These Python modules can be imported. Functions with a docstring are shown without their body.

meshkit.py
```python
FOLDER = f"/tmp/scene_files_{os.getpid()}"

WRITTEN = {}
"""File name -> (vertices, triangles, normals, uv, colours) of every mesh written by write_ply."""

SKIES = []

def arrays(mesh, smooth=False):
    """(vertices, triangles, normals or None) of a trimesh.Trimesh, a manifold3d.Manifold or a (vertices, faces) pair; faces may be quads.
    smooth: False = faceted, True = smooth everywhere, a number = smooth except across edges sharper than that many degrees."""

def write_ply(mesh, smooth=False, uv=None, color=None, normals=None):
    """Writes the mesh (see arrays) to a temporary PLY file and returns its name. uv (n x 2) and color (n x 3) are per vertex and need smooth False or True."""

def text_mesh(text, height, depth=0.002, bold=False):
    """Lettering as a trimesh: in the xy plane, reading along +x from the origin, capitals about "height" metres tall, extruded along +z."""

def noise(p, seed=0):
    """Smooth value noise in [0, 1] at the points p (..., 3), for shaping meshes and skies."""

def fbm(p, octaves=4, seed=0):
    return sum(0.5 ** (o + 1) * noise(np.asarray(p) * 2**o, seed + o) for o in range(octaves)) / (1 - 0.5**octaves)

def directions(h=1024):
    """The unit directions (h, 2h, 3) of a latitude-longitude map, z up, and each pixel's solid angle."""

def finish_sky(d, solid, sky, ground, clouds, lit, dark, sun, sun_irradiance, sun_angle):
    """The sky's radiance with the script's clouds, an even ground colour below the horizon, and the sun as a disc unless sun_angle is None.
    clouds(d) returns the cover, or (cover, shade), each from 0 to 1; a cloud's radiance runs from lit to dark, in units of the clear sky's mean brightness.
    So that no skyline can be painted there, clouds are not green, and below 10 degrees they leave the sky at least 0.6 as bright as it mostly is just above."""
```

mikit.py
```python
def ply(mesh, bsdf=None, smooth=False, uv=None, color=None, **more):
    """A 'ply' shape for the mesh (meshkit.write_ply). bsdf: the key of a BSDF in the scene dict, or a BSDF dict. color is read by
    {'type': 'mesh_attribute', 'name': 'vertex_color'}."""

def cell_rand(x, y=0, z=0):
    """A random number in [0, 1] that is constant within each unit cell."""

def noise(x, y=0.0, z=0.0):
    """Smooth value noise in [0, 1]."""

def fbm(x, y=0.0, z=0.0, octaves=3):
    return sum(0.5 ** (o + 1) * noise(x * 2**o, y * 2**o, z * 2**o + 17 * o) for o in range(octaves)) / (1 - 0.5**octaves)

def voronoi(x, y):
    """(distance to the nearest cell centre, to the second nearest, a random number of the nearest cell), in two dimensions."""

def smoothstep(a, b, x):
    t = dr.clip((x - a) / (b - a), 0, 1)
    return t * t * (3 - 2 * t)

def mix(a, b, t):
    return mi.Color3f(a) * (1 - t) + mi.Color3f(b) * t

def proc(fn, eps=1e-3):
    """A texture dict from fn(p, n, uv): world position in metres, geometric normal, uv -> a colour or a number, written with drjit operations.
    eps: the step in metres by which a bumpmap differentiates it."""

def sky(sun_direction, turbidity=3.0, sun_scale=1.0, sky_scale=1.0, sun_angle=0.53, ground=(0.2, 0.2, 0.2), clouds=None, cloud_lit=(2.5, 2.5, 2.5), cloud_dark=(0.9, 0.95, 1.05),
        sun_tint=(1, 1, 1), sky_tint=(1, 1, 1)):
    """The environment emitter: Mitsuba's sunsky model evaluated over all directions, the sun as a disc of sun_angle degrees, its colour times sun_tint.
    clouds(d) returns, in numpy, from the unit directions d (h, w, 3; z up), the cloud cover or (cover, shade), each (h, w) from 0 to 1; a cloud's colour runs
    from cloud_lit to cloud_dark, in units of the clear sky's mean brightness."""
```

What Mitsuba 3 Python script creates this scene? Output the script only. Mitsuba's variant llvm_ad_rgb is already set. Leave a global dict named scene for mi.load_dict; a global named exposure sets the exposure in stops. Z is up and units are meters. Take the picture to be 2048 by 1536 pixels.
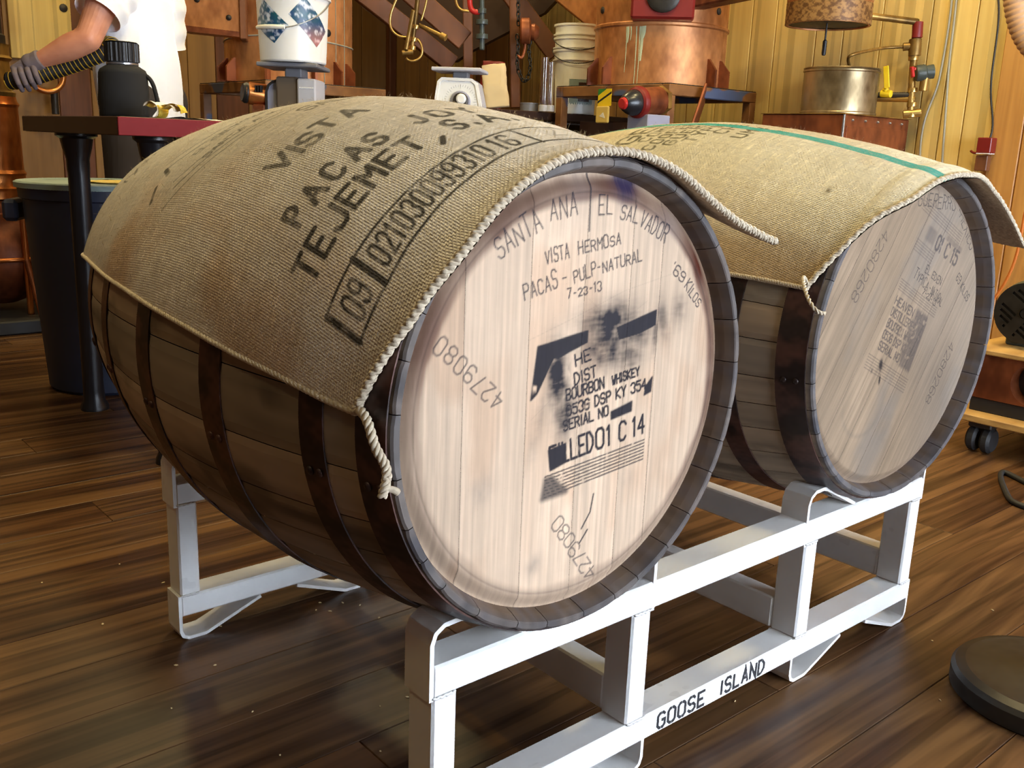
import math, random
import numpy as np, trimesh, shapely, manifold3d, drjit as dr, mitsuba as mi
import mikit, meshkit
from mikit import proc, noise, fbm, smoothstep, mix
from shapely.geometry import LineString, Polygon, MultiLineString, Point, box as sbox
T = mi.ScalarTransform4f
scene, labels = {}, {}
rng = random.Random(7)
nrg = np.random.default_rng(7)

# ------------------------------------------------------------------ camera, light, exposure
FPX, YAW, PITCH, ROLL = 1930.5, 0.71561, -0.24133, 0.037814
CAM = np.array([-0.78658, -0.77954, 0.85729])
def _rot(yaw, pitch, roll):
    fw = np.array([math.sin(yaw)*math.cos(pitch), math.cos(yaw)*math.cos(pitch), math.sin(pitch)])
    r = np.cross(fw, [0, 0, 1]); r /= np.linalg.norm(r); u = np.cross(r, fw)
    c, s = math.cos(roll), math.sin(roll)
    return np.array([c*r+s*u, -s*r+c*u, fw])
CM = _rot(YAW, PITCH, ROLL)
scene['camera'] = dict(type='perspective', fov=2*math.degrees(math.atan(1024/FPX)), fov_axis='x', near_clip=0.05, far_clip=60.0,
                       to_world=T().look_at(origin=CAM.tolist(), target=(CAM+CM[2]).tolist(), up=CM[1].tolist()))
exposure = -0.25
X0, X1, Y0, Y1, ZC = -2.6, 3.45, -3.6, 5.6, 3.3          # the room
WINDOW = (0.0, 3.3, 0.1, 2.0)                          # x0, x1, z0, z1 of the shop window in the wall behind the camera
WINDOW_LIGHT = (19.0, 21.5, 25.0)
SIDE_WINDOW = (0.2, -1.9, 1.2, 2.9)
SIDE_LIGHT = (0.0, 0.0, 0.0)
LAMP_LIGHT = (122.0, 97.0, 47.0)
LAMPS = [(0.9, 4.3, 1.0), (2.4, 3.5, 1.0), (2.45, 1.2, 1.25), (0.95, 2.1, 1.1), (1.75, 0.40, 1.45), (0.3, 0.75, 1.4), (-0.9, 1.7, 0.38), (-1.7, 0.5, 0.42)]   # x, y, strength; the last two are added fill for the left faces

# ------------------------------------------------------------------ helpers
def px(x, y):                                            # direction seen at a pixel of the 2048 x 1536 frame
    return np.array([(x-1024)/FPX, -(y-768)/FPX, 1.0]) @ CM
def aX(x, y, X): d = px(x, y); return CAM+d*(X-CAM[0])/d[0]
def aY(x, y, Y): d = px(x, y); return CAM+d*(Y-CAM[1])/d[1]
def aZ(x, y, Z): d = px(x, y); return CAM+d*(Z-CAM[2])/d[2]
def aT(x, y, t): d = px(x, y); return CAM+d*t/np.linalg.norm(d[:2])
def lin(c):
    c = np.asarray(c, float)/255.0
    return np.where(c < 0.04045, c/12.92, ((c+0.055)/1.055)**2.4)
def L3(*c): return mi.Color3f(*[float(v) for v in lin(c)])
_used = {}
def numbered(name):
    n = _used.get(name, 0); _used[name] = n+1
    return name if n == 0 else f'{name}_{n:03d}'
def thing(name, label, cat, group=None):
    k = numbered(name); labels[k] = dict(label=label, category=cat)
    if group: labels[k]['group'] = group
    return k
def struct(name): labels[name] = dict(kind='structure'); return name
def add(parent, part, mesh, bsdf, smooth=False, label=None, kind=None, uv=None, color=None, to_world=None):
    k = numbered(parent+'__'+part) if part else parent
    d = mesh if isinstance(mesh, dict) else mikit.ply(mesh, bsdf, smooth=smooth, uv=uv, color=color)
    if to_world is not None: d = {**d, 'to_world': to_world}
    scene[k] = d
    if label or kind:
        labels.setdefault(k, {})
        if label: labels[k]['label'] = label
        if kind: labels[k]['kind'] = kind
    return k
def one(name, label, cat, mesh, bsdf, smooth=False, group=None, **kw):
    k = thing(name, label, cat, group); add(k, None, mesh, bsdf, smooth, **kw); return k
_CB = None
def cbox(x0, x1, y0, y1, z0, z1, b=0.003):
    """A box with chamfered edges."""
    global _CB
    sx, sy, sz = (x1-x0)/2, (y1-y0)/2, (z1-z0)/2
    b = min(b, 0.45*min(abs(sx), abs(sy), abs(sz)))
    sg = np.array([(i, j, k) for i in (-1, 1) for j in (-1, 1) for k in (-1, 1)], float)
    pts = np.vstack([sg*np.array([sx, sy, sz])-sg*np.array(o) for o in ((b, b, 0), (b, 0, b), (0, b, b))])
    if _CB is None:
        q = np.vstack([sg*np.array([2., 2, 2])-sg*np.array(o) for o in ((.3, .3, 0), (.3, 0, .3), (0, .3, .3))])
        h = trimesh.Trimesh(*(lambda t: (t.vertices, t.faces))(trimesh.convex.convex_hull(q)), process=False)
        idx = [int(np.argmin(np.linalg.norm(q-v, axis=1))) for v in h.vertices]
        _CB = np.array(idx)[h.faces]
    return trimesh.Trimesh(pts+np.array([(x0+x1)/2, (y0+y1)/2, (z0+z1)/2]), _CB.copy(), process=False)
def cat(*ms): return trimesh.util.concatenate([m for m in ms])
def oriented(p0, p1, w, h, b=0.003, up=(0, 0, 1)):
    """A chamfered bar of section w (sideways) x h (along up) from p0 to p1."""
    p0, p1 = np.asarray(p0, float), np.asarray(p1, float)
    d = p1-p0; L = np.linalg.norm(d); d /= L
    s = np.cross(d, up); s /= np.linalg.norm(s); u = np.cross(s, d)
    m = cbox(0, L, -w/2, w/2, -h/2, h/2, b)
    M = np.eye(4); M[:3, 0], M[:3, 1], M[:3, 2], M[:3, 3] = d, -s, u, p0
    m.apply_transform(M); return m
def tube(pts, r, sides=10, closed=False, caps=True):
    p = np.asarray(pts, float); n = len(p)
    t = (np.roll(p, -1, 0)-np.roll(p, 1, 0)) if closed else np.gradient(p, axis=0)
    t /= np.linalg.norm(t, axis=1, keepdims=True)+1e-12
    a = np.cross(t[0], [0, 0, 1.0]);
    if np.linalg.norm(a) < 0.1: a = np.cross(t[0], [1.0, 0, 0])
    A = []
    for i in range(n):
        a = a-t[i]*(a@t[i]); a = a/(np.linalg.norm(a)+1e-12); A.append(a)
    A = np.array(A); B = np.cross(t, A)
    ang = np.arange(sides)*2*np.pi/sides
    rr = np.broadcast_to(r, (n,))[:, None, None]
    v = (p[:, None]+rr*(np.cos(ang)[None, :, None]*A[:, None]+np.sin(ang)[None, :, None]*B[:, None])).reshape(-1, 3)
    f = []
    for i in range(n if closed else n-1):
        for j in range(sides):
            a0, a1 = i*sides+j, i*sides+(j+1) % sides
            b0, b1 = ((i+1) % n)*sides+j, ((i+1) % n)*sides+(j+1) % sides
            f += [(a0, a1, b1), (a0, b1, b0)]
    if caps and not closed:
        v = np.vstack([v, p[0], p[-1]]); c0, c1 = len(v)-2, len(v)-1
        for j in range(sides):
            f += [(c0, (j+1) % sides, j), (c1, (n-1)*sides+j, (n-1)*sides+(j+1) % sides)]
    return trimesh.Trimesh(v, np.array(f), process=False)
def spline(pts, n=40):
    from scipy.interpolate import CubicSpline
    p = np.asarray(pts, float); s = np.r_[0, np.cumsum(np.linalg.norm(np.diff(p, axis=0), axis=1))]
    return CubicSpline(s, p)(np.linspace(0, s[-1], n))
def lathe(profile, n=48, c=(0, 0, 0)):
    """Profile of (r, z) from bottom axis to top axis, turned about z."""
    pr = np.asarray(profile, float); m = len(pr)
    th = np.arange(n)*2*np.pi/n
    v = np.stack([pr[:, 0, None]*np.cos(th), pr[:, 0, None]*np.sin(th), np.repeat(pr[:, 1, None], n, 1)], -1).reshape(-1, 3)
    f = []
    for i in range(m-1):
        for j in range(n):
            a, b, cc, d = i*n+j, i*n+(j+1) % n, (i+1)*n+(j+1) % n, (i+1)*n+j
            if pr[i, 0] > 1e-9: f.append((a, b, cc))
            if pr[i+1, 0] > 1e-9: f.append((a, cc, d))
            elif pr[i, 0] > 1e-9: pass
    mesh = trimesh.Trimesh(v+np.asarray(c, float), np.array(f), process=False)
    return mesh
def move(m, M=None, t=None, rz=0, rx=0, ry=0, axis_to=None):
    m = m.copy()
    if axis_to is not None:                              # turn z onto a direction
        d = np.asarray(axis_to, float); d /= np.linalg.norm(d)
        m.apply_transform(trimesh.geometry.align_vectors([0, 0, 1], d))
    for ang, ax in ((rx, [1, 0, 0]), (ry, [0, 1, 0]), (rz, [0, 0, 1])):
        if ang: m.apply_transform(trimesh.transformations.rotation_matrix(math.radians(ang), ax))
    if t is not None: m.apply_translation(t)
    return m
def prism(poly, d0, d1, axis='y'):
    """A polygon in (x, z) drawn along y from d0 to d1; axis 'x': polygon in (y, z) along x; 'z': in (x, y) along z."""
    m = trimesh.util.concatenate([trimesh.creation.extrude_polygon(g, d1-d0, engine='earcut') for g in getattr(poly, 'geoms', [poly])])
    v = m.vertices.copy()
    if axis == 'y': v = np.stack([v[:, 0], v[:, 2]+d0, v[:, 1]], 1); flip = True
    elif axis == 'x': v = np.stack([v[:, 2]+d0, v[:, 0], v[:, 1]], 1); flip = False
    else: v = v+[0, 0, d0]; flip = False
    return trimesh.Trimesh(v, m.faces[:, ::-1] if flip else m.faces, process=False)
def grid_faces(nr, nc):
    i, j = np.meshgrid(np.arange(nr-1), np.arange(nc-1), indexing='ij')
    a = (i*nc+j).ravel(); return np.vstack([np.stack([a, a+1, a+nc+1], 1), np.stack([a, a+nc+1, a+nc], 1)])
# stroke lettering: each glyph a few polylines on a 4 x 6 field
GL = {'A': '00 26 40|12 32', 'B': '00 06 36 45 44 33 03|33 42 41 30 00', 'C': '45 36 16 05 01 10 30 41', 'D': '00 06 26 44 42 20 00', 'E': '46 06 00 40|03 33', 'F': '46 06 00|03 33',
      'G': '45 36 16 05 01 10 30 41 43 23', 'H': '00 06|40 46|03 43', 'I': '20 26', 'J': '46 41 30 10 01', 'K': '00 06|46 03 40', 'L': '06 00 40', 'M': '00 06 23 46 40', 'N': '00 06 40 46',
      'O': '10 01 05 16 36 45 41 30 10', 'P': '00 06 36 45 44 33 03', 'Q': '10 01 05 16 36 45 41 30 10|22 40', 'R': '00 06 36 45 44 33 03|23 40', 'S': '45 36 16 05 04 13 33 42 41 30 10 01',
      'T': '06 46|26 20', 'U': '06 01 10 30 41 46', 'V': '06 20 46', 'W': '06 10 23 30 46', 'X': '00 46|06 40', 'Y': '06 23 46|23 20', 'Z': '06 46 00 40',
      '0': '10 01 05 16 36 45 41 30 10', '1': '15 26 20', '2': '05 16 36 45 44 00 40', '3': '05 16 36 45 44 33 42 41 30 10 01', '4': '30 36 02 42', '5': '46 06 04 34 43 41 30 10 01',
      '6': '45 36 16 05 01 10 30 41 42 33 13 02', '7': '06 46 10', '8': '13 04 05 16 36 45 44 33 13 02 01 10 30 41 42 33', '9': '01 10 30 41 45 36 16 05 04 13 33 44',
      '-': '13 33', ',': '21 1.', '.': '20 21', '|': '20 26', "'": '26 25'}
SLIM = {'I': 1.2, '1': 2.2, '.': 1.0, ',': 1.4, "'": 1.0, '|': 1.0, ' ': 2.4}
def glyph(ch):
    out = []
    for part in GL.get(ch, '').split('|'):
        pts = [(float(a[0]), -1.2 if a[1] == '.' else float(a[1])) for a in part.split()]
        if len(pts) > 1: out.append(pts)
    return out
def strokes(text, p0, p1, h, gap=1.6, jit=0.0, seed=0, heights=None, slant=0.0, bend=0.0):
    """Polylines of a text whose baseline runs from p0 to p1 (2-D), capitals h high."""
    r = random.Random(seed); p0, p1 = np.asarray(p0, float), np.asarray(p1, float)
    w = [SLIM.get(c, 4.0) for c in text]; tot = sum(w)+gap*(len(text)-1)
    d = (p1-p0)/tot; Ld = np.linalg.norm(p1-p0); u = np.array([-(p1-p0)[1], (p1-p0)[0]])/Ld*h/6
    out, x = [], 0.0
    for k, c in enumerate(text):
        hh = (heights[k] if heights else 1.0)*(1+jit*r.uniform(-.5, .5)); rot = jit*r.uniform(-1, 1)*.5; dy = jit*r.uniform(-1, 1)*.8
        off = 2-w[k]/2 if c in SLIM else 0.0
        for pl in glyph(c):
            q = [(x+gx-off+slant*gy+rot*gy*.4+jit*r.uniform(-.25, .25), gy*hh+dy+jit*r.uniform(-.25, .25)) for gx, gy in pl]
            out.append(LineString([p0+d*a+u*(b-bend*((a/tot-.5)**2-.25)*24) for a, b in q]))
        x += w[k]+gap
    return out
def ink_at(P2, geoms, w, soft):
    """Ink from 0 to 1 at the points P2 (n, 2): strokes of half width w with soft edges."""
    g = shapely.union_all(geoms) if isinstance(geoms, list) else geoms
    x0, y0, x1, y1 = g.bounds; e = w+soft
    m = np.nonzero((P2[:, 0] > x0-e) & (P2[:, 0] < x1+e) & (P2[:, 1] > y0-e) & (P2[:, 1] < y1+e))[0]
    out = np.zeros(len(P2))
    if len(m):
        shapely.prepare(g)
        d = shapely.distance(shapely.points(P2[m]), g)
        t = np.clip((w+soft-d)/(2*soft), 0, 1); out[m] = t*t*(3-2*t)
    return out
def sm(a, b, x): t = np.clip((x-a)/(b-a), 0, 1); return t*t*(3-2*t)
def nfbm(P, oct=4, seed=0): return meshkit.fbm(P, oct, seed)

# ------------------------------------------------------------------ materials
def mat(key, base, rough=0.5, metallic=0.0, two=False, bump=None, bump_scale=1.0, **kw):
    b = dict(type='principled', base_color=base if isinstance(base, dict) else {'type': 'rgb', 'value': [float(v) for v in base]}, roughness=rough, metallic=metallic, **kw)
    if bump is not None: b = dict(type='bumpmap', tex=bump, scale=bump_scale, nested=b)
    if two: b = dict(type='twosided', nested=b)
    scene[key] = b
    return key
VC = {'type': 'mesh_attribute', 'name': 'vertex_color'}
def plank_fn(k):
    tone = [1.0, 0.88, 1.10, 0.94, 1.04][k]; red = [0, .25, -.2, .4, .1][k]
    def fn(p, n, uv):
        w_ = 0.05*noise(p.x*2.2+k, p.y*5.0)
        a = fbm(p.x*1.5+k*7.3, (p.y+w_)*34+k*3.1, 0, 4); b = fbm(p.x*5+k*3, p.y*150, 0, 3)
        c = noise(p.x*0.9+11*k, p.y*14.0+k)
        t = smoothstep(0.25, 0.75, a)*0.62+b*0.28+c*0.18
        dark, light = mi.Color3f(0.030, 0.0112+0.001*red, 0.0056), mi.Color3f(0.158-0.010*red, 0.080-0.020*red, 0.0310-0.008*red)
        crack = smoothstep(0.60, 0.70, noise(p.x*2.3+k*5, p.y*75))
        return mix(dark, light, dr.clip(t*1.12-0.10, 0, 1))*tone*(1-0.35*crack)
    return fn
for k in range(5):
    mat(f'm_plank_{k}', proc(plank_fn(k)), rough=0.36, specular=0.28)
def rust_fn(p, n, uv):
    a = fbm(p.x*26, p.y*26, p.z*26, 4); b = noise(p.x*160, p.y*160, p.z*160)
    c = mix(mi.Color3f(0.022, 0.0125, 0.011), mi.Color3f(0.085, 0.036, 0.025), smoothstep(0.35, 0.7, a))
    return c*(0.75+0.5*b)
mat('m_hoop', proc(rust_fn), rough=0.42, metallic=0.35)
mat('m_stave', VC, rough=0.62, specular=0.35)
mat('m_head', VC, rough=0.6, specular=0.12)
def weave(p, n, uv):
    a, b = uv.x*(2*math.pi/0.0031), uv.y*(2*math.pi/0.0031)
    j = 1.4*noise(uv.x*90, uv.y*25)+1.4*noise(uv.x*25, uv.y*90)
    s = dr.sin(a+j)*0.5+0.5; t = dr.sin(b+j)*0.5+0.5
    ch = dr.select(dr.sin(a*0.5+j*.5)*dr.sin(b*0.5+j*.5) > 0, 1.0, 0.55)
    return 0.0016*(dr.maximum(s, t)*ch*.7+0.3*s*t)+0.0006*noise(uv.x*700, uv.y*300)
mat('m_burlap', VC, rough=0.95, specular=0.1, two=True, sheen=0.35, bump=proc(weave, eps=4e-4))
mat('m_rope', proc(lambda p, n, uv: mix(L3(160, 144, 122), L3(208, 196, 172), fbm(p.x*260, p.y*260, p.z*260, 2))), rough=0.95, specular=0.1)
def white_fn(p, n, uv):
    a = fbm(p.x*9, p.y*9, p.z*9, 3); s = smoothstep(0.74, 0.80, noise(p.x*70, p.y*70, p.z*70))
    return mix(mi.Color3f(0.70, 0.705, 0.69), mi.Color3f(0.80, 0.80, 0.785), a)*(1-0.10*s*smoothstep(0.5, 0.65, a))
mat('m_white_steel', proc(white_fn), rough=0.38, specular=0.5)
mat('m_weld', (0.62, 0.62, 0.60), rough=0.4)
mat('m_black_ink', (0.012, 0.012, 0.014), rough=0.7)
# ------------------------------------------------------------------ room
struct('floor')
add('floor', None, cbox(X0, X1, Y0, Y1, -0.10, -0.012, 0.001), 'm_plank_1')
PW, PL = 0.15, 1.55
plank = cbox(0.0004, PL-0.0004, 0.0004, PW-0.0004, -0.012, 0.0, 0.0012)
plank_ply = [mikit.ply(plank, f'm_plank_{k}') for k in range(5)]
row = 0; y = Y0
while y < Y1-0.01:
    x = X0-[0.0, 0.62, 1.13, 0.31][row % 4]
    while x < X1:
        xa_, xb_ = max(x, X0), min(x+PL, X1)
        if xb_-xa_ > 0.05 and y > -2.2:
            d = plank_ply[rng.randrange(5)]
            add('floor', 'plank', d, None, to_world=T().translate([xa_, y, 0]).scale([(xb_-xa_)/PL, 1, 1]))
        x += PL
    y += PW; row += 1
far = []
add('floor', 'plank_field', cbox(X0, X1, Y0, -2.2-0.0004+0.1, -0.0125, -0.0005, 0.001), 'm_plank_3', kind='stuff')

# ------------------------------------------------------------------ the white barrel rack
RX = [-0.212, -0.1735, 0.123, 0.164, 0.5285, 0.568, 0.873, 0.9145]    # post edges, left to right
ZT0, ZT1, ZL0, ZL1, DEP, YR = 0.250, 0.290, 0.045, 0.084, 0.050, 0.731
rack = thing('barrel_rack', 'white painted steel barrel rack with black stencil lettering, carrying the two oak barrels', 'barrel rack')
def strap_mesh(xo, s, y0, y1, z_hi=True):
    """Flat bar bent round a post: from the foot up the outside, over the top and down to the rail. s = +1 bends to the right."""
    if z_hi: pts = [(xo, ZT0-0.003), (xo, 0.317), (xo+s*0.005, 0.330), (xo+s*0.017, 0.3375), (xo+s*0.040, 0.3385), (xo+s*0.050, 0.336), (xo+s*0.142, ZT1+0.001)]
    else: pts = [(xo, ZL1), (xo, 0.018), (xo+s*0.004, 0.008), (xo+s*0.014, 0.003), (xo+s*0.045, 0.003), (xo+s*0.056, 0.007), (xo+s*0.150, ZL0-0.002)]
    return prism(LineString(pts).buffer(0.003, cap_style='flat', join_style='round', quad_segs=3), y0, y1)
WB = 'm_white_steel'
for yf, yb in ((0.0, DEP), (YR, YR+DEP)):
    add(rack, 'top_rail', cbox(RX[0]+.003, RX[7]-.003, yf, yb, ZT0, ZT1, .003), WB)
    add(rack, 'bottom_rail', cbox(RX[0]+.003, RX[7]-.003, yf, yb, ZL0, ZL1, .003), WB)
    for i in range(4):
        add(rack, 'post', cbox(RX[2*i]+.0035*(i % 2 == 0), RX[2*i+1]-.0035*(i % 2), yf+.0006, yb-.0006, ZL1-.001, ZT0+.001, .003), WB)
        xo, s = (RX[2*i]+.0015, 1) if i % 2 == 0 else (RX[2*i+1]-.0015, -1)
        add(rack, 'cradle_strap', strap_mesh(xo, s, yf+.0008, yb-.0008), WB, smooth=35)
        add(rack, 'foot_strap', strap_mesh(xo, s, yf+.0008, yb-.0008, False), WB, smooth=35)
        for zz in (ZL1, ZT0):                              # weld beads
            xs = np.linspace(RX[2*i]+.003, RX[2*i+1]-.003, 14)
            pts = [(x, yf+.0005, zz+0.0012*math.sin(k*2.1)) for k, x in enumerate(xs)]
            add(rack, 'weld_bead', tube(pts, 0.0016+0.0007*np.abs(np.sin(np.arange(14)*1.7)), 6), 'm_weld', smooth=True)
for i in (1, 2, 3):
    add(rack, 'side_beam', cbox(RX[2*i]+.002, RX[2*i+1]-.002, DEP-.001, YR+.001, 0.084, 0.140, .003), WB)
def stencil(text, x0, x1, z, h, y):
    polys = []
    for g in strokes(text, (x0, z), (x1, z), h, gap=1.9):
        polys.append(g.buffer(h*0.088, cap_style='flat', join_style='mitre'))
    u = shapely.union_all(polys)
    w = (x1-x0)/(4*len(text)+1.9*(len(text)-1))
    for k, c in enumerate(text):                           # stencil bridges
        if c in 'GOSDAC':
            xx = x0+w*(5.9*k+2.0); u = u.difference(sbox(xx-.0007, z-.01, xx+.0007, z+h*1.2))
    return prism(u, y-0.0006, y+0.0004)
add(rack, 'lettering', stencil('GOOSE', .192, .298, .0525, .0235, 0.0), 'm_black_ink', label='black stencilled word GOOSE')
add(rack, 'lettering', stencil('ISLAND', .337, .448, .0530, .0240, 0.0), 'm_black_ink', label='black stencilled word ISLAND')

# ------------------------------------------------------------------ barrels
BL, RE, RB = 0.877, 0.2705, 0.3295
def prof(s):
    t = np.clip(np.asarray(s, float)/BL, 0, 1)*2-1
    return RB-(RB-RE)*np.abs(t)**1.9
class Frame:
    def __init__(self, x, y, z, yaw):
        self.o = np.array([x, y, z]); c, s = math.cos(yaw), math.sin(yaw)
        self.ex, self.ey = np.array([c, s, 0]), np.array([-s, c, 0])
    def __call__(self, a, s, b):                           # a sideways, s along the axis from the front head, b up
        a, s, b = np.broadcast_arrays(*[np.asarray(v, float) for v in (a, s, b)])
        return self.o+a[..., None]*self.ex+s[..., None]*self.ey+b[..., None]*np.array([0, 0, 1.0])
B1, B2 = Frame(-0.0234, -0.0416, 0.5790, 0.0), Frame(0.7225, -0.0340, 0.5775, -0.037)
HOOPS1 = [(.006, .046), (.092, .128), (.272, .318), (.462, .508), (.668, .706), (.838, .880)]
HOOPS2 = [(.010, .056), (.122, .158), (.272, .318), (.562, .608), (.728, .766), (.838, .880)]
def make_barrel(label, fr, hoops, seed, head_marks, head_dir, seams, mark_shift, end_col):
    r = random.Random(seed)
    k = thing('oak_barrel', label, 'barrel')
    n = 31
    w = np.array([r.uniform(.8, 1.25) for _ in range(n)]); edges = np.r_[0, np.cumsum(w)]/w.sum()*2*np.pi+r.uniform(0, .2)
    NS, NA = 80, 7
    S = np.r_[np.linspace(0, BL, NS)]
    for i in range(n):
        g = 0.0005
        th = np.linspace(edges[i]+g/.3, edges[i+1]-g/.3, NA)
        e = np.abs(np.linspace(-1, 1, NA)); drop = 0.0014*e**8
        tone = r.uniform(.72, 1.15); warm = r.uniform(0, 1)
        V, C = [], []
        def put(R, s):
            V.append(fr(R*np.sin(th), s, R*np.cos(th)))
        def colour(Pd, kind):
            q = np.stack(np.broadcast_arrays(Pd[..., 1]*3.0, np.arctan2(Pd[..., 0], Pd[..., 2])*26, np.full(Pd.shape[:-1], seed*9.1+i)), -1)
            f = nfbm(q, 4, seed); q2 = q*np.array([5, 9, 1]); f2 = nfbm(q2, 3, seed+5)
            q3 = np.stack([Pd[..., 1]*11, np.arctan2(Pd[..., 0], Pd[..., 2])*9, np.full(Pd.shape[:-1], 3.0+i*.15)], -1); st = sm(.55, .72, nfbm(q3, 3, 31+seed))
            base = lin([148, 134, 116])*(1-warm*.5)+lin([164, 136, 106])*warm*.5
            c = base*tone*(0.45+0.85*f[..., None]+.35*(f2[..., None]-.5)); c = c*(1-.45*st[..., None])
            if kind == 'end':
                c = 0.26*c+0.26*end_col*(0.4+0.9*f2[..., None])
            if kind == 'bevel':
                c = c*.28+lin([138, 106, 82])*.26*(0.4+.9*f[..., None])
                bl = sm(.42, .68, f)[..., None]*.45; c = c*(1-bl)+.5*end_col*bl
            return np.clip(c, .004, .9)
        rows = []
        # closed loop of rows: outer front -> back, back end, inner (hidden), front end with chime bevel
        ring = [('out', prof(s)-drop, np.full(NA, s)) for s in S]
        ring[0] = ('end', prof(0)-0.0018-drop, np.zeros(NA)); ring.insert(1, ('end', prof(.0025)-drop, np.full(NA, .0025)))
        ring += [('end', np.full(NA, RE-.010), np.full(NA, BL)), ('bevel', np.full(NA, RE-.018), np.full(NA, BL-.032)), ('bevel', np.full(NA, RE-.020), np.full(NA, BL-.06)),
                 ('bevel', np.full(NA, RE-.020), np.full(NA, .06)), ('bevel', np.full(NA, RE-.0180), np.full(NA, .030)), ('bevel', np.full(NA, RE-.0140), np.full(NA, .014)), ('end', np.full(NA, RE-.0095), np.full(NA, .0012)),
                 ('end', np.full(NA, RE-.0080), np.zeros(NA))]
        for kind, R, s in ring:
            Pl = np.stack([R*np.sin(th), s, R*np.cos(th)], -1)
            V.append(fr(Pl[:, 0], Pl[:, 1], Pl[:, 2])); C.append(colour(Pl, kind))
        m = len(V); V, C = np.concatenate(V), np.concatenate(C)
        F = grid_faces(m, NA); last = np.arange(NA)+(m-1)*NA; first = np.arange(NA)
        extra = []
        for j in range(NA-1): extra += [(last[j], last[j+1], first[j+1]), (last[j], first[j+1], first[j])]
        F = np.vstack([F, extra])
        add(k, 'stave', trimesh.Trimesh(V, F, process=False), 'm_stave', smooth=False, color=C)
    N = 120; th = np.arange(N+1)*2*np.pi/N
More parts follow.
